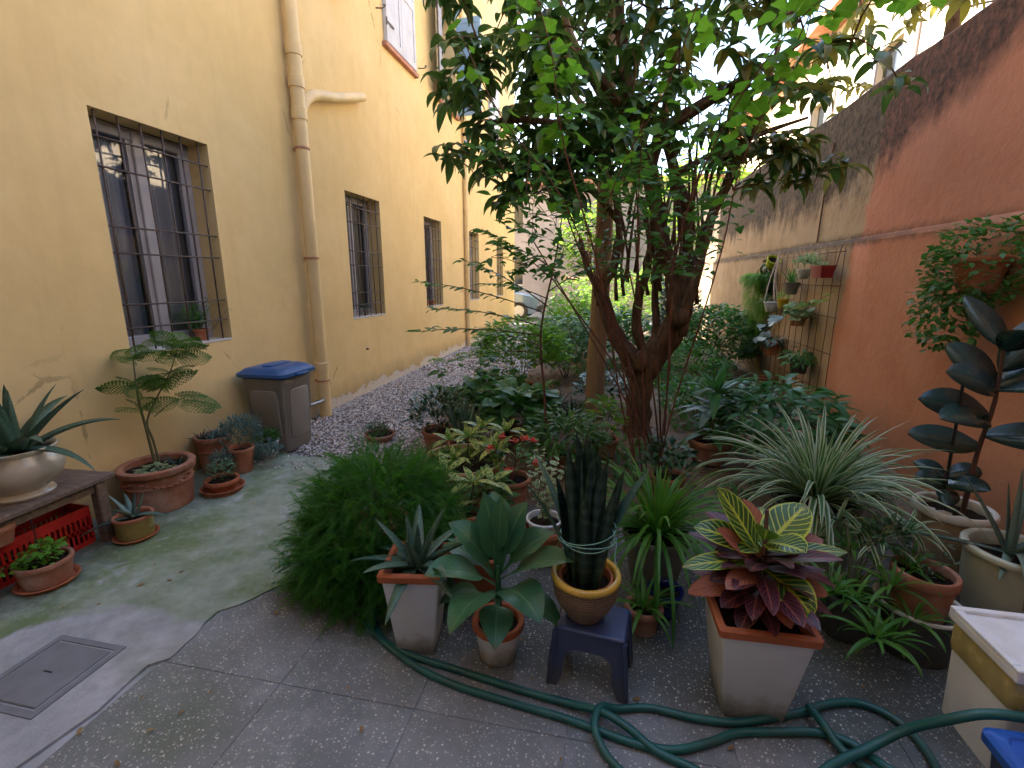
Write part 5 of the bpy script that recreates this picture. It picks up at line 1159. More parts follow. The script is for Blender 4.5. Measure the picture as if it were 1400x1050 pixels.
# ---------------------------------------------------------------- right wall: trellis and its pots
tr = thing('wire_trellis', 'rusty wire trellis fixed to the bare part of the old garden wall', 'trellis', (2.27, 5.45, 0))
for i in range(13): link('wire', Acc().add(tube([(0, .20 * i, .12), (U(-.006, .006), .20 * i + U(-.01, .01), .95), (0, .20 * i, 1.80)], .0045, 5)).mesh('wire', M['rust']), tr)
for z in (.32, .72, 1.10, 1.42, 1.76): link('wire', Acc().add(tube([(-.006, -.04, z), (-.006, 1.2, z + U(-.01, .01)), (-.006, 2.44, z)], .0045, 5)).mesh('wire', M['rust']), tr)
def hang(name, label, y, z, rb, rt, h, mat, x=2.17, **kw):
    t = thing(name, label, 'potted plant', (x, y, z)); pot(t, rb, rt, h, mat, .018, .006, **kw)
    Acc().add(tube([(rt * .9, -.02, h * .9), (2.262 - x, -.02, h * .9 + .02), (2.262 - x, -.02, h * .6)], .003, 5)).obj('hook', M['iron'], t); return t
h1 = hang('hanging_fern', 'bright green asparagus fern trailing from a pot at the far end of the trellis', 7.75, 1.30, .07, .09, .13, M['terra2'])
T = []
for i in range(620):
    az = U(0, 6.28); L = U(.06, .25); k = U(0, 1); p = np.array((L * math.cos(az) * .6 - .02, L * math.sin(az), .12 + .15 * (1 - k) - (.75 * max(0, k - .45) / .55) ** 1.2)); T.append((p, az, -.2 - 1.2 * k, 0, U(.8, 1.2)))
place_leaves(h1, T, [spray(.17, 18, .03)], M['Llime'], 60, 'frond')
h2 = hang('hanging_pot', 'white pot with wispy plant slung in a macrame cord on the trellis', 7.15, 1.04, .065, .10, .14, M['white'])
for a in (.5, 2.6, 4.7): Acc().add(tube([(.1 * math.cos(a), .1 * math.sin(a), .13), (.04 * math.cos(a), .04 * math.sin(a) + .05, .45), (.06, .10, .80)], .009, 6, 3)).obj('cord', M['cord'], h2)
T = bush_T((0, .05, .16), .10, .16, .07, 60, (.8, 1.2), (-.4, .5), .3); place_leaves(h2, T, [blade(.09, .012, 'lance', .2, .9, 5, .2)], M['Lgr'], 50)
h3 = hang('hanging_pot', 'tilted lime plastic pot hanging highest on the trellis', 7.42, 1.66, .06, .085, .13, M['lime']); h3.rotation_euler = (.75, .2, 0)
h4 = thing('hanging_plant', 'dark trailing creeper hanging between the lime pot and the bright fern', 'plant', (2.2, 7.62, 1.35)); pot(h4, .05, .07, .11, M['darkpot'])
T = bush_T((0, 0, .16), .10, .22, .28, 420, (.8, 1.2), (-1.2, .3), .3, False); place_leaves(h4, T, [blade(.045, .03, 'ovate', .1, .4, 4, .2)], M['Ljade'], 120); stems(h4, (0, 0, .1), [t[0] for t in T[::10]], .002, M['twig'])
h5 = thing('hanging_trough', 'crimson planter box with an iron handle at the top near corner of the trellis', 'potted plant', (2.17, 5.66, 1.50))
Acc().add(loft([rrect(.055, .13, .02, 0), rrect(.07, .155, .02, .11), rrect(.076, .162, .02, .112), rrect(.076, .162, .02, .125), rrect(.066, .152, .02, .125), rrect(.06, .146, .02, .09)])).obj('trough', M['crimson'], h5, sharp=40)
Acc().add(tube([(.07, -.12, .1), (.09, -.14, .30), (.10, -.13, .33)], .005, 6, 3)).obj('handle', M['iron'], h5)
T = bush_T((0, .05, .12), .05, .10, .03, 30, (.8, 1.2), (-.2, 1.), .2); place_leaves(h5, T, [blade(.05, .02, 'ovate', .3, .5, 4, .2)], M['Lpale'], 30)
h6 = hang('hanging_pot', 'small white pot with cream-edged leaves next to the crimson trough', 6.16, 1.49, .05, .07, .11, M['white'])
T = bush_T((0, -.06, .18), .10, .26, .09, 120, (.8, 1.2), (-.4, 1.), .2); place_leaves(h6, T, [blade(.06, .03, 'ovate', .3, .6, 4, .2)], M['Lpale'], 110)
h7 = hang('hanging_pot', 'grey clay pot with an upright green tuft in the middle of the trellis', 6.50, 1.30, .065, .09, .15, M['grey']); rosette(h7, .13, 34, .26, .014, 'strap', M['Lmid'], (88, 40), (5, 40), .2, 0, 6)
h8 = hang('hanging_pot', 'bright yellow pot under the grey clay pot on the trellis', 6.72, 1.12, .05, .07, .12, M['yel']); T = bush_T((0, 0, .14), .07, .10, .08, 60, (.8, 1.2), (-.4, 1.), .2); place_leaves(h8, T, [blade(.05, .016, 'lance', .3, .6, 4, .2)], M['Llime'], 50)
h9 = hang('hanging_ivy', 'variegated ivy pot low centre of the trellis with a long reaching tendril', 6.15, .95, .07, .09, .13, M['terra2'])
T = bush_T((-.02, 0, .16), .13, .28, .14, 130, (.8, 1.2), (-.8, .5), .3); place_leaves(h9, T, [lobed(.045, 5), lobed(.036, 5)], M['Lpale'], 130)
T = [((-.04 - .02 * math.sin(i), -.2 - .045 * i, .22 + .012 * i + U(-.02, .02)), U(0, 6.28), U(-.6, .3), 0, 1.) for i in range(17)]; place_leaves(h9, T, [lobed(.04, 3)], M['Llime'], 30)
Acc().add(tube([(0, 0, .12), (-.04, -.3, .22), (-.04, -.65, .33), (-.05, -.95, .43)], .003, 5, 4)).obj('tendril', M['gtwig'], h9)
h10 = thing('climbing_ivy', 'large blue-green ivy leaves on a long pale stem climbing across the trellis foot', 'plant', (2.15, 7.0, 0))
pot(h10, .08, .11, .16, M['terra2']); pth = [(0, .9, .35), (-.03, .5, .50), (-.06, 0, .70), (-.08, -.4, .88), (-.1, -.75, 1.05)]
Acc().add(tube([(0, 0, .1), (-.02, .5, .25), (0, .9, .35)] , .007, 6, 3)).obj('stem', M['gtwig'], h10); Acc().add(tube(pth, .007, 6, 4)).obj('stem', M['cord'], h10)
sp = smooth_pts(pth, 6); T = [((p[0] - .05, p[1], p[2] + U(-.06, .06)), PI + U(-1., 1.), U(-.9, -.1), U(-.3, .3), U(.8, 1.3)) for p in sp for _ in range(1)]; place_leaves(h10, T, [lobed(.10, 3, .1)], M['Laloe2'], 30)
h11 = hang('hanging_pot', 'terracotta pot with drooping leaves on the lower far part of the trellis', 6.95, .48, .08, .11, .16, M['terra']); T = bush_T((0, 0, .19), .12, .18, .08, 50, (.8, 1.2), (-.6, .5), .2); place_leaves(h11, T, [blade(.12, .045, 'ovate', .2, .8, 5, .2)], M['Laloe2'], 50)
h12 = hang('hanging_pot', 'dark leafy pot low on the near half of the trellis', 5.95, .42, .08, .10, .15, M['darkpot']); T = bush_T((0, 0, .16), .14, .22, .14, 140, (.8, 1.2), (-.9, .5), .2); place_leaves(h12, T, [blade(.10, .03, 'lance', .2, .8, 5, .2)], M['Lmid'], 120)
# creeper on the orange wall
k1 = thing('wall_creeper', 'bushy small-leaved creeper spilling from a terracotta wall pot on the orange wall', 'potted plant', (2.16, 3.42, 1.42))
pot(k1, .09, .13, .20, M['terra'], .03, .01)
Acc().add(tube([(.10, 0, .15), (.14, 0, .17), (.14, 0, .05)], .005, 5)).obj('hook', M['iron'], k1)
T = bush_T((-.02, 0, .16), .22, .36, .28, 900, (.8, 1.25), (-.7, .7), .5, False) + bush_T((-.06, .12, -.14), .16, .28, .26, 480, (.8, 1.2), (-1.2, .1), .3, False) + bush_T((-.02, .36, .12), .08, .16, .18, 70, (.8, 1.2), (-.7, .5), .3, False)
T = [t for t in T if t[0][0] < .13]
place_leaves(k1, T, [blade(.052, .030, 'ovate', .2, .5, 4, .2), blade(.042, .024, 'ovate', .2, .5, 4, .2)], M['Lmid'], 280); stems(k1, (0, 0, .16), [t[0] for t in T[::8]], .0025, M['rtwig'])

# ---------------------------------------------------------------- more of the crowded middle
for (nm, lab, x, y, rad, h, n, tm, mt, potd) in (
    ('potted_fern', 'soft arching fern in a clay pot between the ochre bowl and the dark aloes', -.30, 3.55, .30, .34, 520, [blade(.13, .02, 'lance', .5, 1.2, 5, .2)], 'Lmid', 1),
    ('broadleaf_plant', 'broad-leaved green plant just left of the pale trunk among the clay pots', -.75, 4.05, .30, .44, 150, [blade(.17, .11, 'ovate', .3, .8, 6, .2, wave=.02)], 'Lhyd', 1),
    ('low_foliage_plant', 'low glossy plant at the gravel edge beside the tall hydrangea', -1.55, 5.0, .30, .30, 260, [blade(.10, .045, 'ovate', .3, .7, 5, .2)], 'Ljade', 0),
    ('leafy_perennial', 'mid-green leafy perennial at the foot of the lime-green potted shrub', -1.25, 5.25, .35, .42, 300, [blade(.13, .06, 'ovate', .3, .8, 5, .2)], 'Lmid', 0),
    ('dark_shrublet', 'small dark shrub at the foot of the smooth pale trunk', -.05, 5.6, .35, .40, 380, [blade(.08, .035, 'ovate', .3, .6, 5, .2)], 'Ljade', 0),
    ('light_green_clump', 'light green leafy clump in the bed just right of the gnarled trunk', .95, 5.3, .40, .42, 620, [blade(.08, .03, 'ovate', .4, .7, 5, .2)], 'Lfern', 0),
    ('strap_leaf_clump', 'low clump of pale-edged leaves beside the terracotta pot right of the trunk', 1.35, 3.15, .28, .30, 260, [blade(.15, .03, 'lance', .5, 1.2, 5, .2)], 'Lvar', 1),
    ('broad_shrub', 'rounded mid-green shrub behind the fork of the gnarled tree', .10, 8.4, .75, 1.0, 1100, [blade(.12, .06, 'ovate', .3, .6, 5, .2)], 'Lmid', 0),
    ('tall_bed_shrub', 'tall fresh green shrub left of the gnarled tree in the far bed', -.75, 9.3, .6, 1.15, 900, [blade(.12, .05, 'ovate', .3, .6, 5, .2)], 'Llime', 0),
    ('small_potted_plant', 'small dark-leaved plant in a clay pot between the green spider plant and the trunk', .45, 3.25, .16, .30, 160, [blade(.07, .03, 'ovate', .4, .6, 5, .2)], 'Ljade', 1),
    ('seedling_pot', 'slender seedling with pale green leaves in front of the gnarled trunk', .0, 3.95, .16, .42, 70, [blade(.09, .045, 'ovate', .2, .7, 5, .2)], 'Llime', 1),
    ('trailing_plant', 'dusky trailing plant in a brown pot between the ochre bowl and the coral flowers', -.66, 2.55, .15, .26, 170, [blade(.05, .03, 'ovate', .2, .6, 4, .2)], 'Lmid', 1)):
    t = thing(nm, lab, 'plant', (x, y, 0))
    if potd: pot(t, .085, .115, .16, M['terra2'])
    T = bush_T((0, 0, .10 * potd + h * .5), rad, rad, h * .55, n, (.75, 1.3), (-.3, .8), .25); T = [q for q in T if q[0][2] > .01]
    place_leaves(t, T, tm, M[mt], min(n // 2, 110)); stems(t, (0, 0, .1 * potd), [q[0] for q in T[::9]], .004, M['gtwig'])

# ---------------------------------------------------------------- bed under the wall
g1 = thing('potted_palm', 'big-leaved palmate plant in a terracotta pot standing right of the tree trunk', 'potted plant', (.86, 3.99, 0))
pot(g1, .125, .165, .20, M['terra2'], .045, .014, soil=.13)
Acc().add(tube([(0, 0, .12), (.01, 0, .35), (.02, 0, .62)], [.015, .012, .008], 8, 3)).obj('stem', M['gtwig'], g1)
rosette(g1, .60, 16, .34, .085, 'ovate', M['Lhyd'], (80, -5), (5, 60), .2, 0, 9, wave=.01, c=(.02, 0)); rosette(g1, .45, 12, .36, .085, 'ovate', M['Laloe2'], (35, -10), (20, 60), .2, 0, 9, wave=.01, c=(.02, 0)); rosette(g1, .25, 5, .34, .08, 'ovate', M['Lhyd'], (25, 0), (10, 50), .2, 0, 9, c=(.02, 0))
g2 = thing('shade_shrub', 'dark leafy shrub at the foot of the trellis behind the white-edged spider plant', 'shrub', (1.35, 4.0, 0))
T = bush_T((0, 0, .34), .50, .55, .38, 800, (.8, 1.3), (-.3, .6), .4); place_leaves(g2, T, [blade(.15, .05, 'ovate', .2, .8, 6, .2), blade(.12, .035, 'lance', .2, .8, 6, .2)], M['Lhyd'], 200); stems(g2, (0, 0, 0), [t[0] for t in T[::12]], .005, M['twig'])
g3 = thing('bed_shrub', 'olive-green shrub against the bare wall beyond the trellis', 'shrub', (1.75, 8.2, 0))
T = bush_T((0, 0, .5), .55, .9, .6, 2700, (.8, 1.3), (-.3, .8), .5); place_leaves(g3, T, [blade(.09, .04, 'ovate', .2, .6, 5, .2)], M['Lmid'], 160); stems(g3, (0, 0, 0), [t[0] for t in T[::14]], .006, M['twig'])
g4 = thing('low_shrub', 'fresh green low shrub in the bed between the tree and the bare wall', 'shrub', (1.15, 7.4, 0))
T = bush_T((0, 0, .15), .6, 1.2, .45, 2800, (.8, 1.2), (-.2, .8), .4); place_leaves(g4, T, [blade(.06, .022, 'ovate', .3, .5, 4, .2)], M['Lfern'], 100); stems(g4, (0, 0, 0), [t[0] for t in T[::16]], .004, M['gtwig'])
g5 = thing('twiggy_shrub', 'grey-leaved twiggy shrub rising behind the low green one', 'shrub', (1.2, 9.3, 0))
T = bush_T((0, 0, .85), .45, .5, .85, 1500, (.8, 1.2), (-.2, .8), .4); place_leaves(g5, T, [blade(.09, .045, 'ovate', .3, .5, 4, .2)], M['Lblue'], 60); stems(g5, (0, 0, 0), [t[0] for t in T[::10]], .006, M['twig'])
# ground litter and low weeds in the bed
A = Acc(); m = 1500; P = np.stack([ng.uniform(-1.3, 2.2, m), ng.uniform(2.9, 9, m), ng.uniform(-.012, .004, m)], 1)
A.many(blade(.055, .026, 'ovate', .1, .6, 4, .3), P, rots(ng.uniform(0, 6.28, m), ng.uniform(-.3, .3, m), ng.uniform(-.6, .6, m)), ng.uniform(.6, 1.5, m), ng.random(m)); A.obj('leaf_litter', M['Ldry'], None, 'stuff')
A = Acc(); m = 9000; P = np.stack([ng.uniform(-.9, 2.2, m), ng.uniform(3.3, 13, m), np.full(m, -.01)], 1); P = P[[mnoise.noise(Vector((p[0] * 1.6, p[1] * 1.2, 4))) > .05 for p in P]]; m = len(P)
A.many(blade(.09, .03, 'lance', 1.0, .9, 4, .2), P, rots(ng.uniform(0, 6.28, m), ng.uniform(-.2, .5, m), np.zeros(m)), ng.uniform(.6, 1.4, m), ng.random(m)); A.obj('ground_cover', M['Lmid'], None, 'stuff')

A = Acc(); m = 170; P = np.stack([ng.uniform(-3, 2.2, m), ng.uniform(.9, 3.2, m), np.full(m, .014)], 1)
A.many(blade(.03, .014, 'ovate', .1, .6, 4, .3), P, rots(ng.uniform(0, 6.28, m), ng.uniform(-.1, .2, m), ng.uniform(-.3, .3, m)), ng.uniform(.25, 1.1, m) ** 1.5, ng.random(m)); A.obj('leaf_litter', M['Ldry'], None, 'stuff')
# ================================================================ TREES
tree = thing('gnarled_tree', 'dark gnarled tree with forked trunk and large drooping leaves in the middle of the garden', 'tree', (.30, 4.67, 0))
def rel(P, o): return [(p[0] - o[0], p[1] - o[1], p[2]) for p in P]
o_ = (.30, 4.67)
def limb(P, R, k=7, name='limb', rough=.34):
    if name == 'limb': R = [q * .86 for q in R]
    return Acc().add(tube(rel(P, o_), R, 14, k, rough)).obj(name, M['bark'], tree, sharp=None)
limb([(.29, 4.67, -.05), (.31, 4.67, .15), (.33, 4.67, .40), (.35, 4.67, .62), (.37, 4.68, .80)], [.15, .105, .095, .12, .13], name='trunk')
limb([(.34, 4.67, .55), (.22, 4.66, .74), (.10, 4.66, .90), (.0, 4.66, 1.08), (-.05, 4.66, 1.24), (-.09, 4.66, 1.40), (.02, 4.66, 1.60), (.05, 4.68, 1.80), (.04, 4.7, 2.0), (-.02, 4.7, 2.3)], [.10, .095, .085, .075, .07, .065, .05, .042, .035, .03])
limb([(-.08, 4.65, 1.38), (-.19, 4.58, 1.52), (-.24, 4.55, 1.66), (-.29, 4.5, 1.85)], [.045, .032, .028, .02])
limb([(.36, 4.68, .6), (.46, 4.69, .85), (.56, 4.7, 1.0), (.62, 4.72, 1.2), (.64, 4.7, 1.38), (.57, 4.7, 1.57), (.45, 4.7, 1.8), (.35, 4.7, 2.15), (.29, 4.7, 2.46), (.12, 4.68, 2.89), (.0, 4.66, 3.46), (-.06, 4.7, 4.2)], [.14, .14, .125, .12, .11, .09, .085, .075, .07, .06, .05, .03])
limb([(.62, 4.74, 1.30), (.68, 4.76, 1.62), (.64, 4.77, 1.95), (.58, 4.78, 2.2), (.50, 4.8, 2.5), (.40, 4.8, 2.9), (.45, 4.7, 3.5)], [.08, .07, .065, .07, .05, .04, .03])
limb([(.60, 4.64, 1.08), (.72, 4.6, 1.40), (.78, 4.58, 1.72), (.82, 4.56, 2.0), (.92, 4.52, 2.3), (1.08, 4.5, 2.7), (1.2, 4.5, 3.3)], [.06, .055, .05, .045, .04, .03, .02])
limb([(.34, 4.76, .78), (.25, 4.8, 1.05), (.27, 4.82, 1.3), (.33, 4.8, 1.55), (.35, 4.8, 1.8), (.28, 4.8, 2.05)], [.05, .05, .042, .04, .035, .025])
limb([(.40, 4.72, .72), (.44, 4.8, 1.0), (.42, 4.86, 1.35), (.48, 4.9, 1.75), (.44, 4.95, 2.2)], [.05, .045, .035, .03, .02])
limb([(.27, 4.68, 2.42), (.38, 4.6, 2.70), (.62, 4.52, 2.86), (.95, 4.4, 3.02), (1.32, 4.3, 3.22)], [.065, .06, .05, .035, .02])
limb([(.13, 4.68, 2.85), (-.10, 4.58, 3.08), (-.34, 4.48, 3.32), (-.7, 4.4, 3.6)], [.05, .04, .035, .02])
limb([(.30, 4.7, 2.35), (.0, 4.5, 2.6), (-.4, 4.2, 2.7), (-.85, 4.0, 2.72), (-1.2, 3.9, 2.6)], [.05, .04, .03, .025, .012])
limb([(.5, 4.8, 2.4), (.85, 4.9, 2.6), (1.25, 4.9, 2.75), (1.6, 4.9, 2.85)], [.04, .03, .025, .012])
limb([(.04, 4.7, 2.0), (-.2, 4.9, 2.3), (-.6, 5.2, 2.6), (-1.0, 5.4, 2.8)], [.03, .028, .02, .012])
for (x, y, z, r) in ((.62, 4.58, 1.15, .09), (.33, 4.58, .72, .10), (.70, 4.68, 1.45, .05), (.22, 4.60, .62, .05), (.66, 4.70, 1.02, .09), (.60, 4.76, 2.16, .075), (-.06, 4.63, 1.30, .07)):
    A = Acc(); V, F, W = ico((r, r, r * 1.3), .25); A.add((V, F, W)); A.obj('burl', M['bark'], tree, loc=(x - .30, y - 4.67, z - .0), sharp=None)
# broken vertical shoots inside the fork
for i in range(34):
    b = (.50 + U(-.45, .35), 4.7 + U(-.15, .15), 1.75 + U(-.5, .5)); limb([b, (b[0] + U(-.08, .08), b[1] + U(-.05, .05), b[2] + .3), (b[0] + U(-.12, .15), b[1] + U(-.1, .1), b[2] + U(.5, .9))], [.016, .011, .005], 3, 'shoot')
bigleaf = [blade(.24, .075, 'lance', .5, 1.5, 6, .3, 0, 1.1), blade(.20, .08, 'ovate', .3, 1.3, 6, .28), blade(.26, .07, 'lance', .2, 1.2, 6, .35), blade(.18, .07, 'ovate', .0, .9, 6, .3)]
def clusters(n, region, per=(8, 12)):
    T = []; C = []
    for _ in range(n):
        c = region(); C.append(c); m = rg.randint(*per)
        for j in range(m): T.append((np.array(c) + np.array((U(-.04, .04), U(-.04, .04), U(-.05, .05))), j * 2.4 + U(-.4, .4), U(-.7, .5), U(-.4, .4), U(.7, 1.15)))
    return T, C
def ell(c, r, inner=.0):
    def f():
        while True:
            d = np.array((rg.gauss(0, 1), rg.gauss(0, 1), rg.gauss(0, 1))); d /= np.linalg.norm(d); q = np.array(c) + d * U(inner, 1) ** .45 * np.array(r)
            if q[2] > 1.9 and q[0] < 2.15 and q[0] > -2.0: return q - np.array((.30, 4.67, 0))
    return f
T1, C1 = clusters(82, ell((-.45, 4.40, 2.95), (1.0, .8, .75), .1)); T2, C2 = clusters(46, ell((-.05, 4.6, 3.85), (1.15, .8, .75), .1)); T3, C3 = clusters(46, ell((1.05, 4.5, 3.25), (1.15, .8, .75), .1)); T4, C4 = clusters(36, ell((-.45, 4.1, 2.35), (.75, .4, .38), .1)); T5, C5 = clusters(26, ell((1.25, 4.6, 2.6), (.65, .5, .42)))
T6, C6 = clusters(14, ell((-1.2, 3.95, 3.1), (.3, .3, .75)))
place_leaves(tree, T1 + T2 + T4 + T6, bigleaf, M['Ltree'], 300); place_leaves(tree, T3[::3] + T5[::2], bigleaf, M['Lold'], 0, 'leaf', 'old_foliage'); place_leaves(tree, [t for i, t in enumerate(T3) if i % 3] + T5[1::2], bigleaf, M['Ltree'], 0)  # yellow-brown leaves mixed among the green on the right
A = Acc(); hub = [(0, 0, 2.9), (-.3, 0, 3.3), (.5, -.1, 3.0), (-.6, -.4, 2.7), (.2, .1, 3.5), (1.0, -.2, 3.1)]
hub += [(.65, -.27, 2.2), (.32, -.15, 2.86), (1.02, -.37, 3.22), (-.64, -.19, 3.32), (-.3, -.17, 2.6), (-.7, -.47, 2.7), (-1.15, -.67, 2.72), (.55, .23, 2.6), (.95, .23, 2.75), (-.9, .5, 2.6), (-.3, 0, 3.46), (-.36, 0, 4.1), (.15, .03, 3.4)]
branch_net(A, hub, C1 + C2 + C3 + C4 + C5 + C6, .009, .004, 5)
A.obj('twigs', M['bark'], tree, 'stuff')
# smooth pale trunk
pt = thing('smooth_trunk_tree', 'straight smooth pale trunk left of the gnarled tree', 'tree', (-.125, 5.12, 0))
Acc().add(tube([(0, 0, -.05), (.005, 0, .6), (.02, 0, 1.3), (.03, 0, 1.9), (.02, 0, 3.0), (.05, 0, 4.4)], [.105, .098, .092, .088, .07, .04], 20, 5, .03)).obj('trunk', M['pbark'], pt, sharp=None)
for (a, z) in ((.6, 2.6), (2.4, 2.9), (4.0, 3.1), (5.2, 2.7)): Acc().add(tube([(.02, 0, z), (.5 * math.cos(a), .5 * math.sin(a), z + .5), (.9 * math.cos(a), .9 * math.sin(a), z + 1.2)], [.04, .03, .015], 8, 3, .05)).obj('limb', M['pbark'], pt)
T = []
for _ in range(60):
    c = (U(-1., 1.), U(-.6, 1.), U(3.1, 4.6))
    for j in range(9): T.append((np.array(c), j * 2.4, U(-.7, .5), U(-.4, .4), U(.7, 1.1)))
place_leaves(pt, T, bigleaf, M['Ltree'], 0)

# mulberry-like shrub: thin reddish stems with bright lobed leaves overhead
mu = thing('lobed_leaf_shrub', 'slender shrub arching overhead with bright green lobed leaves on thin red stems', 'shrub', (.32, 3.3, 0))
om = (.32, 3.3)
stp = [[(.28, 3.28, 0), (.10, 3.05, .7), (-.04, 2.8, 1.42), (-.15, 2.65, 1.8), (-.25, 2.6, 2.1), (-.30, 2.6, 2.32), (-.33, 2.6, 2.55), (-.41, 2.6, 2.81), (-.5, 2.55, 3.05)],
       [(.36, 3.3, 0), (.45, 3.2, .7), (.55, 3.0, 1.33), (.62, 3.0, 1.70), (.66, 2.95, 2.09), (.80, 2.9, 2.50), (.92, 2.8, 2.85), (1.05, 2.7, 3.1)],
       [(.32, 3.3, 0), (.22, 3.2, 1.0), (.14, 3.05, 1.8), (.13, 2.9, 2.35)],
       [(.30, 3.32, 0), (.12, 3.2, 1.0), (-.1, 2.95, 1.5), (-.30, 2.85, 1.95), (-.62, 2.7, 2.35), (-.8, 2.6, 2.7)],
       [(.38, 3.32, 0), (.40, 3.2, .9), (.35, 2.95, 1.6), (.50, 2.8, 2.2), (.75, 2.6, 2.6), (1.0, 2.5, 2.75)],
       [(.26, 3.34, 0), (.08, 3.2, 1.0), (-.1, 3.05, 1.6), (.02, 3.0, 2.1), (.25, 2.9, 2.5), (.35, 2.7, 2.8)]]
for P in stp: Acc().add(tube(rel(P, om), [.0055 - .003 * i / (len(P) - 1) for i in range(len(P))], 7, 5)).obj('stem', M['rtwig'], mu)
T = []
for P, z0, n, sc in ((stp[0], 2.15, 84, 1.), (stp[1], 2.3, 44, 1.), (stp[4], 2.2, 54, 1.05), (stp[5], 1.9, 40, .9), (stp[3], 1.7, 26, .8), (stp[1], 1.2, 12, .8), (stp[2], 1.2, 14, .8)):
    S_ = [p for p in smooth_pts(rel(P, om), 8) if p[2] > z0]
    for i in range(n):
        p = S_[int(U(0, len(S_) - .01))]; az = U(0, 6.28); r = U(.02, .11) * sc; T.append((p + np.array((r * math.cos(az), r * math.sin(az), U(-.03, .03))), az, U(-.7, .15), U(-.6, .6), sc * U(.75, 1.25)))
for _ in range(26): T.append(((U(.15, 1.15), U(-.8, -.5), U(2.62, 2.85)), U(0, 6.28), U(-.5, .1), U(-.3, .3), U(.8, 1.2)))
place_leaves(mu, T, [lobed(.058, 5), lobed(.050, 3), lobed(.062, 5, .25), lobed(.045, 5, .3)], M['Lvine'], 295)
Acc().add(tube([(.3, -.6, 2.65), (.6, -.65, 2.72), (1.1, -.7, 2.83)], [.006, .005, .003], 6, 3)).obj('stem', M['rtwig'], mu)
T = [((U(-1.35, .30), U(-.6, .6), U(1.5, 2.35)), U(0, 6.28), U(-.5, .5), U(-.6, .6), U(.8, 1.5)) for _ in range(1500)]
T = [t for t in T if mnoise.noise(Vector((t[0][0] * 2.6, t[0][1] * 2, t[0][2] * 2.6))) > -.08]
# twigs carrying that fine middle foliage
sh = thing('fine_leaved_shrub', 'airy shrub of small mid-green leaves filling the space in front of the tree fork', 'shrub', (.45, 3.5, 0)); 
place_leaves(sh, T, [blade(.085, .036, 'ovate', .2, .5, 4, .2), blade(.07, .03, 'ovate', .1, .6, 4, .2)], M['Lmid'], 260)
hubs = [(-.85, -.2, 1.5), (-.35, -.1, 1.6), (-.05, 0, 1.6), (-1.05, .1, 1.8), (-.65, .3, 1.7), (-.25, -.3, 1.9), (-.75, -.4, 1.9)]
for h in hubs: Acc().add(tube([(0, .1, 0), (h[0] * .4, h[1] * .6, .8), h], [.008, .006, .005], 7, 4)).obj('stem', M['twig'], sh)
A = Acc()
branch_net(A, hubs, [t[0] for t in T[::5]], .0028, .0016)
A.obj('twigs', M['twig'], sh, 'stuff')
# horizontal sprays on the left
sy = thing('horizontal_spray_shrub', 'slender shrub with flat horizontal sprays of tiny leaves against the yellow wall', 'shrub', (-.45, 3.6, 0))
nodes = [(-.25, -.2, 1.24), (.0, -.2, 1.45)]
Acc().add(tube([(0, 0, 0), (-.02, -.05, .6), (-.05, -.1, 1.1), (.05, -.15, 1.6), (.1, -.2, 1.9)], [.012, .010, .008, .006, .004], 7, 4)).obj('stem', M['twig'], sy)
T = []
for (s0, e) in (((-.05, -.1, 1.08), (-1.0, -.25, 1.10)), ((-.05, -.1, 1.15), (-.82, -.3, 1.28)), ((-.03, -.1, 1.25), (-.95, -.2, 1.47)), ((-.0, -.12, 1.3), (-.55, -.4, 1.62)), ((-.05, -.1, 1.0), (-.6, .3, 1.02)), ((0, -.12, 1.4), (.5, -.4, 1.62)), ((.02, -.15, 1.5), (-.5, -.1, 1.85)), ((-.04, -.1, .95), (-.75, 0, .86)), ((0, -.1, 1.35), (-.6, .3, 1.45)), ((.05, -.1, 1.55), (-.3, -.5, 1.72))):
    s0, e = np.array(s0), np.array(e); P = [s0, s0 + (e - s0) * .35 + np.array((0, 0, .03)), s0 + (e - s0) * .7 + np.array((0, 0, .03)), e]
    Acc().add(tube(P, [.005, .004, .003, .0015], 5, 4)).obj('branch', M['twig'], sy); az0 = math.atan2(e[1] - s0[1], e[0] - s0[0])
    for p in smooth_pts(P, 6)[5:]:
        for s_ in (-1, 1): T.append((p + np.array((U(-.01, .01), U(-.01, .01), 0)), az0 + s_ * U(.6, 1.2), U(-.2, .25), U(-.5, .5), U(1., 1.7)))
place_leaves(sy, T, [blade(.07, .026, 'ovate', .1, .4, 4, .15)], M['Lmid'], 290)

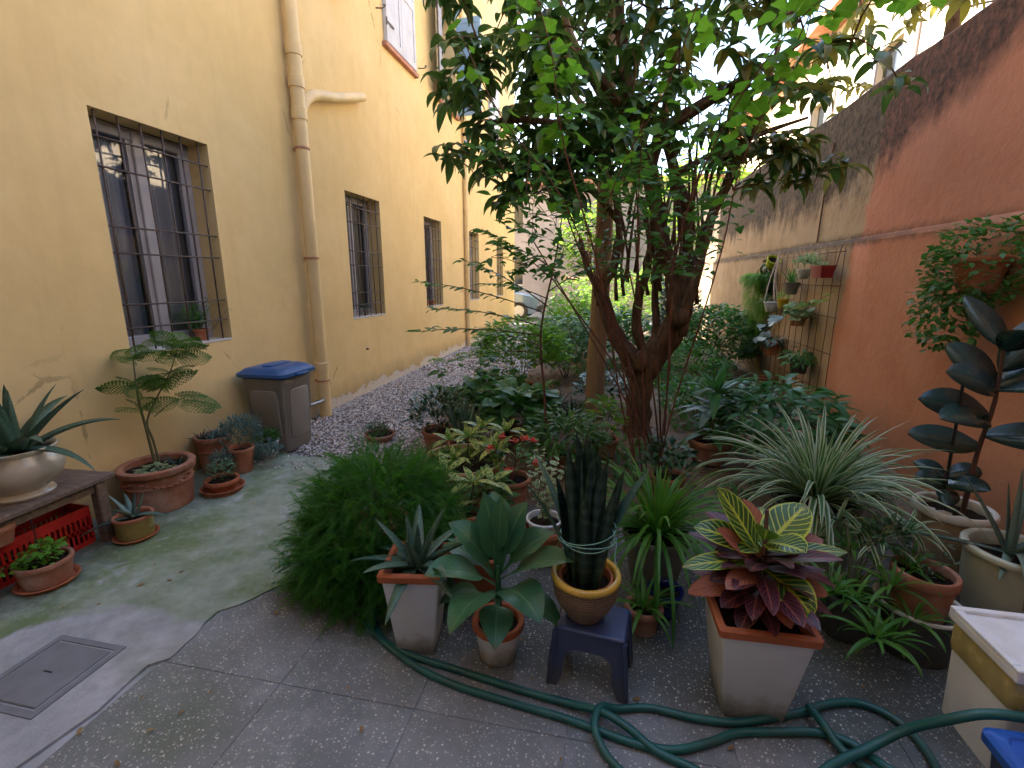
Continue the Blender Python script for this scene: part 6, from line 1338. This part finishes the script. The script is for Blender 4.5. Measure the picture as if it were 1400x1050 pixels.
# sunlit greenery beyond
far = [(-1.2, 14.6, .7, 1.5, 'round sunlit bush just beyond the end of the yellow house'), (-.2, 16.2, .8, 2.0, 'tall pale green bush seen behind the smooth pale trunk'), (.75, 15.0, .7, 1.7, 'sunlit bush seen between the limbs of the gnarled tree'), (1.7, 16.4, .9, 2.3, 'dense sunlit bush at the end of the old garden wall'), (-.4, 13.0, .45, .9, 'small sunlit bush in front of the far tall bushes')]
for (x, y, r, h, lab) in far:
    t = thing('far_bush', lab, 'shrub', (x, y, 0), group='sunlit bushes in the far yard')
    T = bush_T((0, 0, h * .55), r, r, h * .5, int(520 * r * h), (.8, 1.3), (-.3, .7), .45, False); place_leaves(t, T, [blade(.15, .07, 'ovate', .2, .6, 3, .2)], M['Lfar'], 0); stems(t, (0, 0, 0), [q[0] for q in T[::40]], .015, M['twig'])
for (x, y, h, r, lab) in ((3.6, 20.0, 6.5, 2.2, 'leafy tree in full sun beyond the far end of the garden wall'), (-1.0, 20.6, 4.6, 1.3, 'slim sunlit tree in front of the far greyish house')):
    t = thing('far_tree', lab, 'tree', (x, y, 0))
    Acc().add(tube([(0, 0, -.05), (.05, 0, h * .3), (0, 0, h * .75)], [.16, .12, .05], 10, 4, .1)).obj('trunk', M['twig'], t)
    T = bush_T((0, 0, h * .66), r, r, h * .33, int(700 * r), (1.0, 1.6), (-.5, .6), .35, False); place_leaves(t, T, [blade(.22, .10, 'ovate', .2, .6, 3, .2)], M['Lfar'], 0, 'leaf', 'crown'); stems(t, (0, 0, h * .4), [q[0] for q in T[::30]], .03, M['twig'], 'branches')
# loose tree leaves reaching over the garden wall, lit from behind
ov = thing('overhanging_tree', 'neighbour tree with long backlit leaves leaning over the mouldy wall top', 'tree', (3.4, 6.2, 0))
Acc().add(tube([(0, 0, -.03), (-.1, 0, 1.6), (-.2, -.1, 3.2), (-.3, -.3, 4.6)], [.12, .10, .08, .04], 10, 4, .1)).obj('trunk', M['bark'], ov)
T = []; CO = []
for _ in range(46):
    c = np.array((U(-1.5, .5), U(-1.6, 1.8), U(3.35, 4.9)))
    CO.append(c)
    for j in range(9): T.append((c, j * 2.4, U(-.8, .5), U(-.4, .4), U(.7, 1.1)))
place_leaves(ov, T, bigleaf, M['Lold'], 150)
A = Acc(); branch_net(A, [(-.2, -.1, 3.2), (-.25, -.2, 3.9), (-.3, -.3, 4.5)], CO, .012, .005, 5); A.obj('branches', M['bark'], ov, 'stuff')
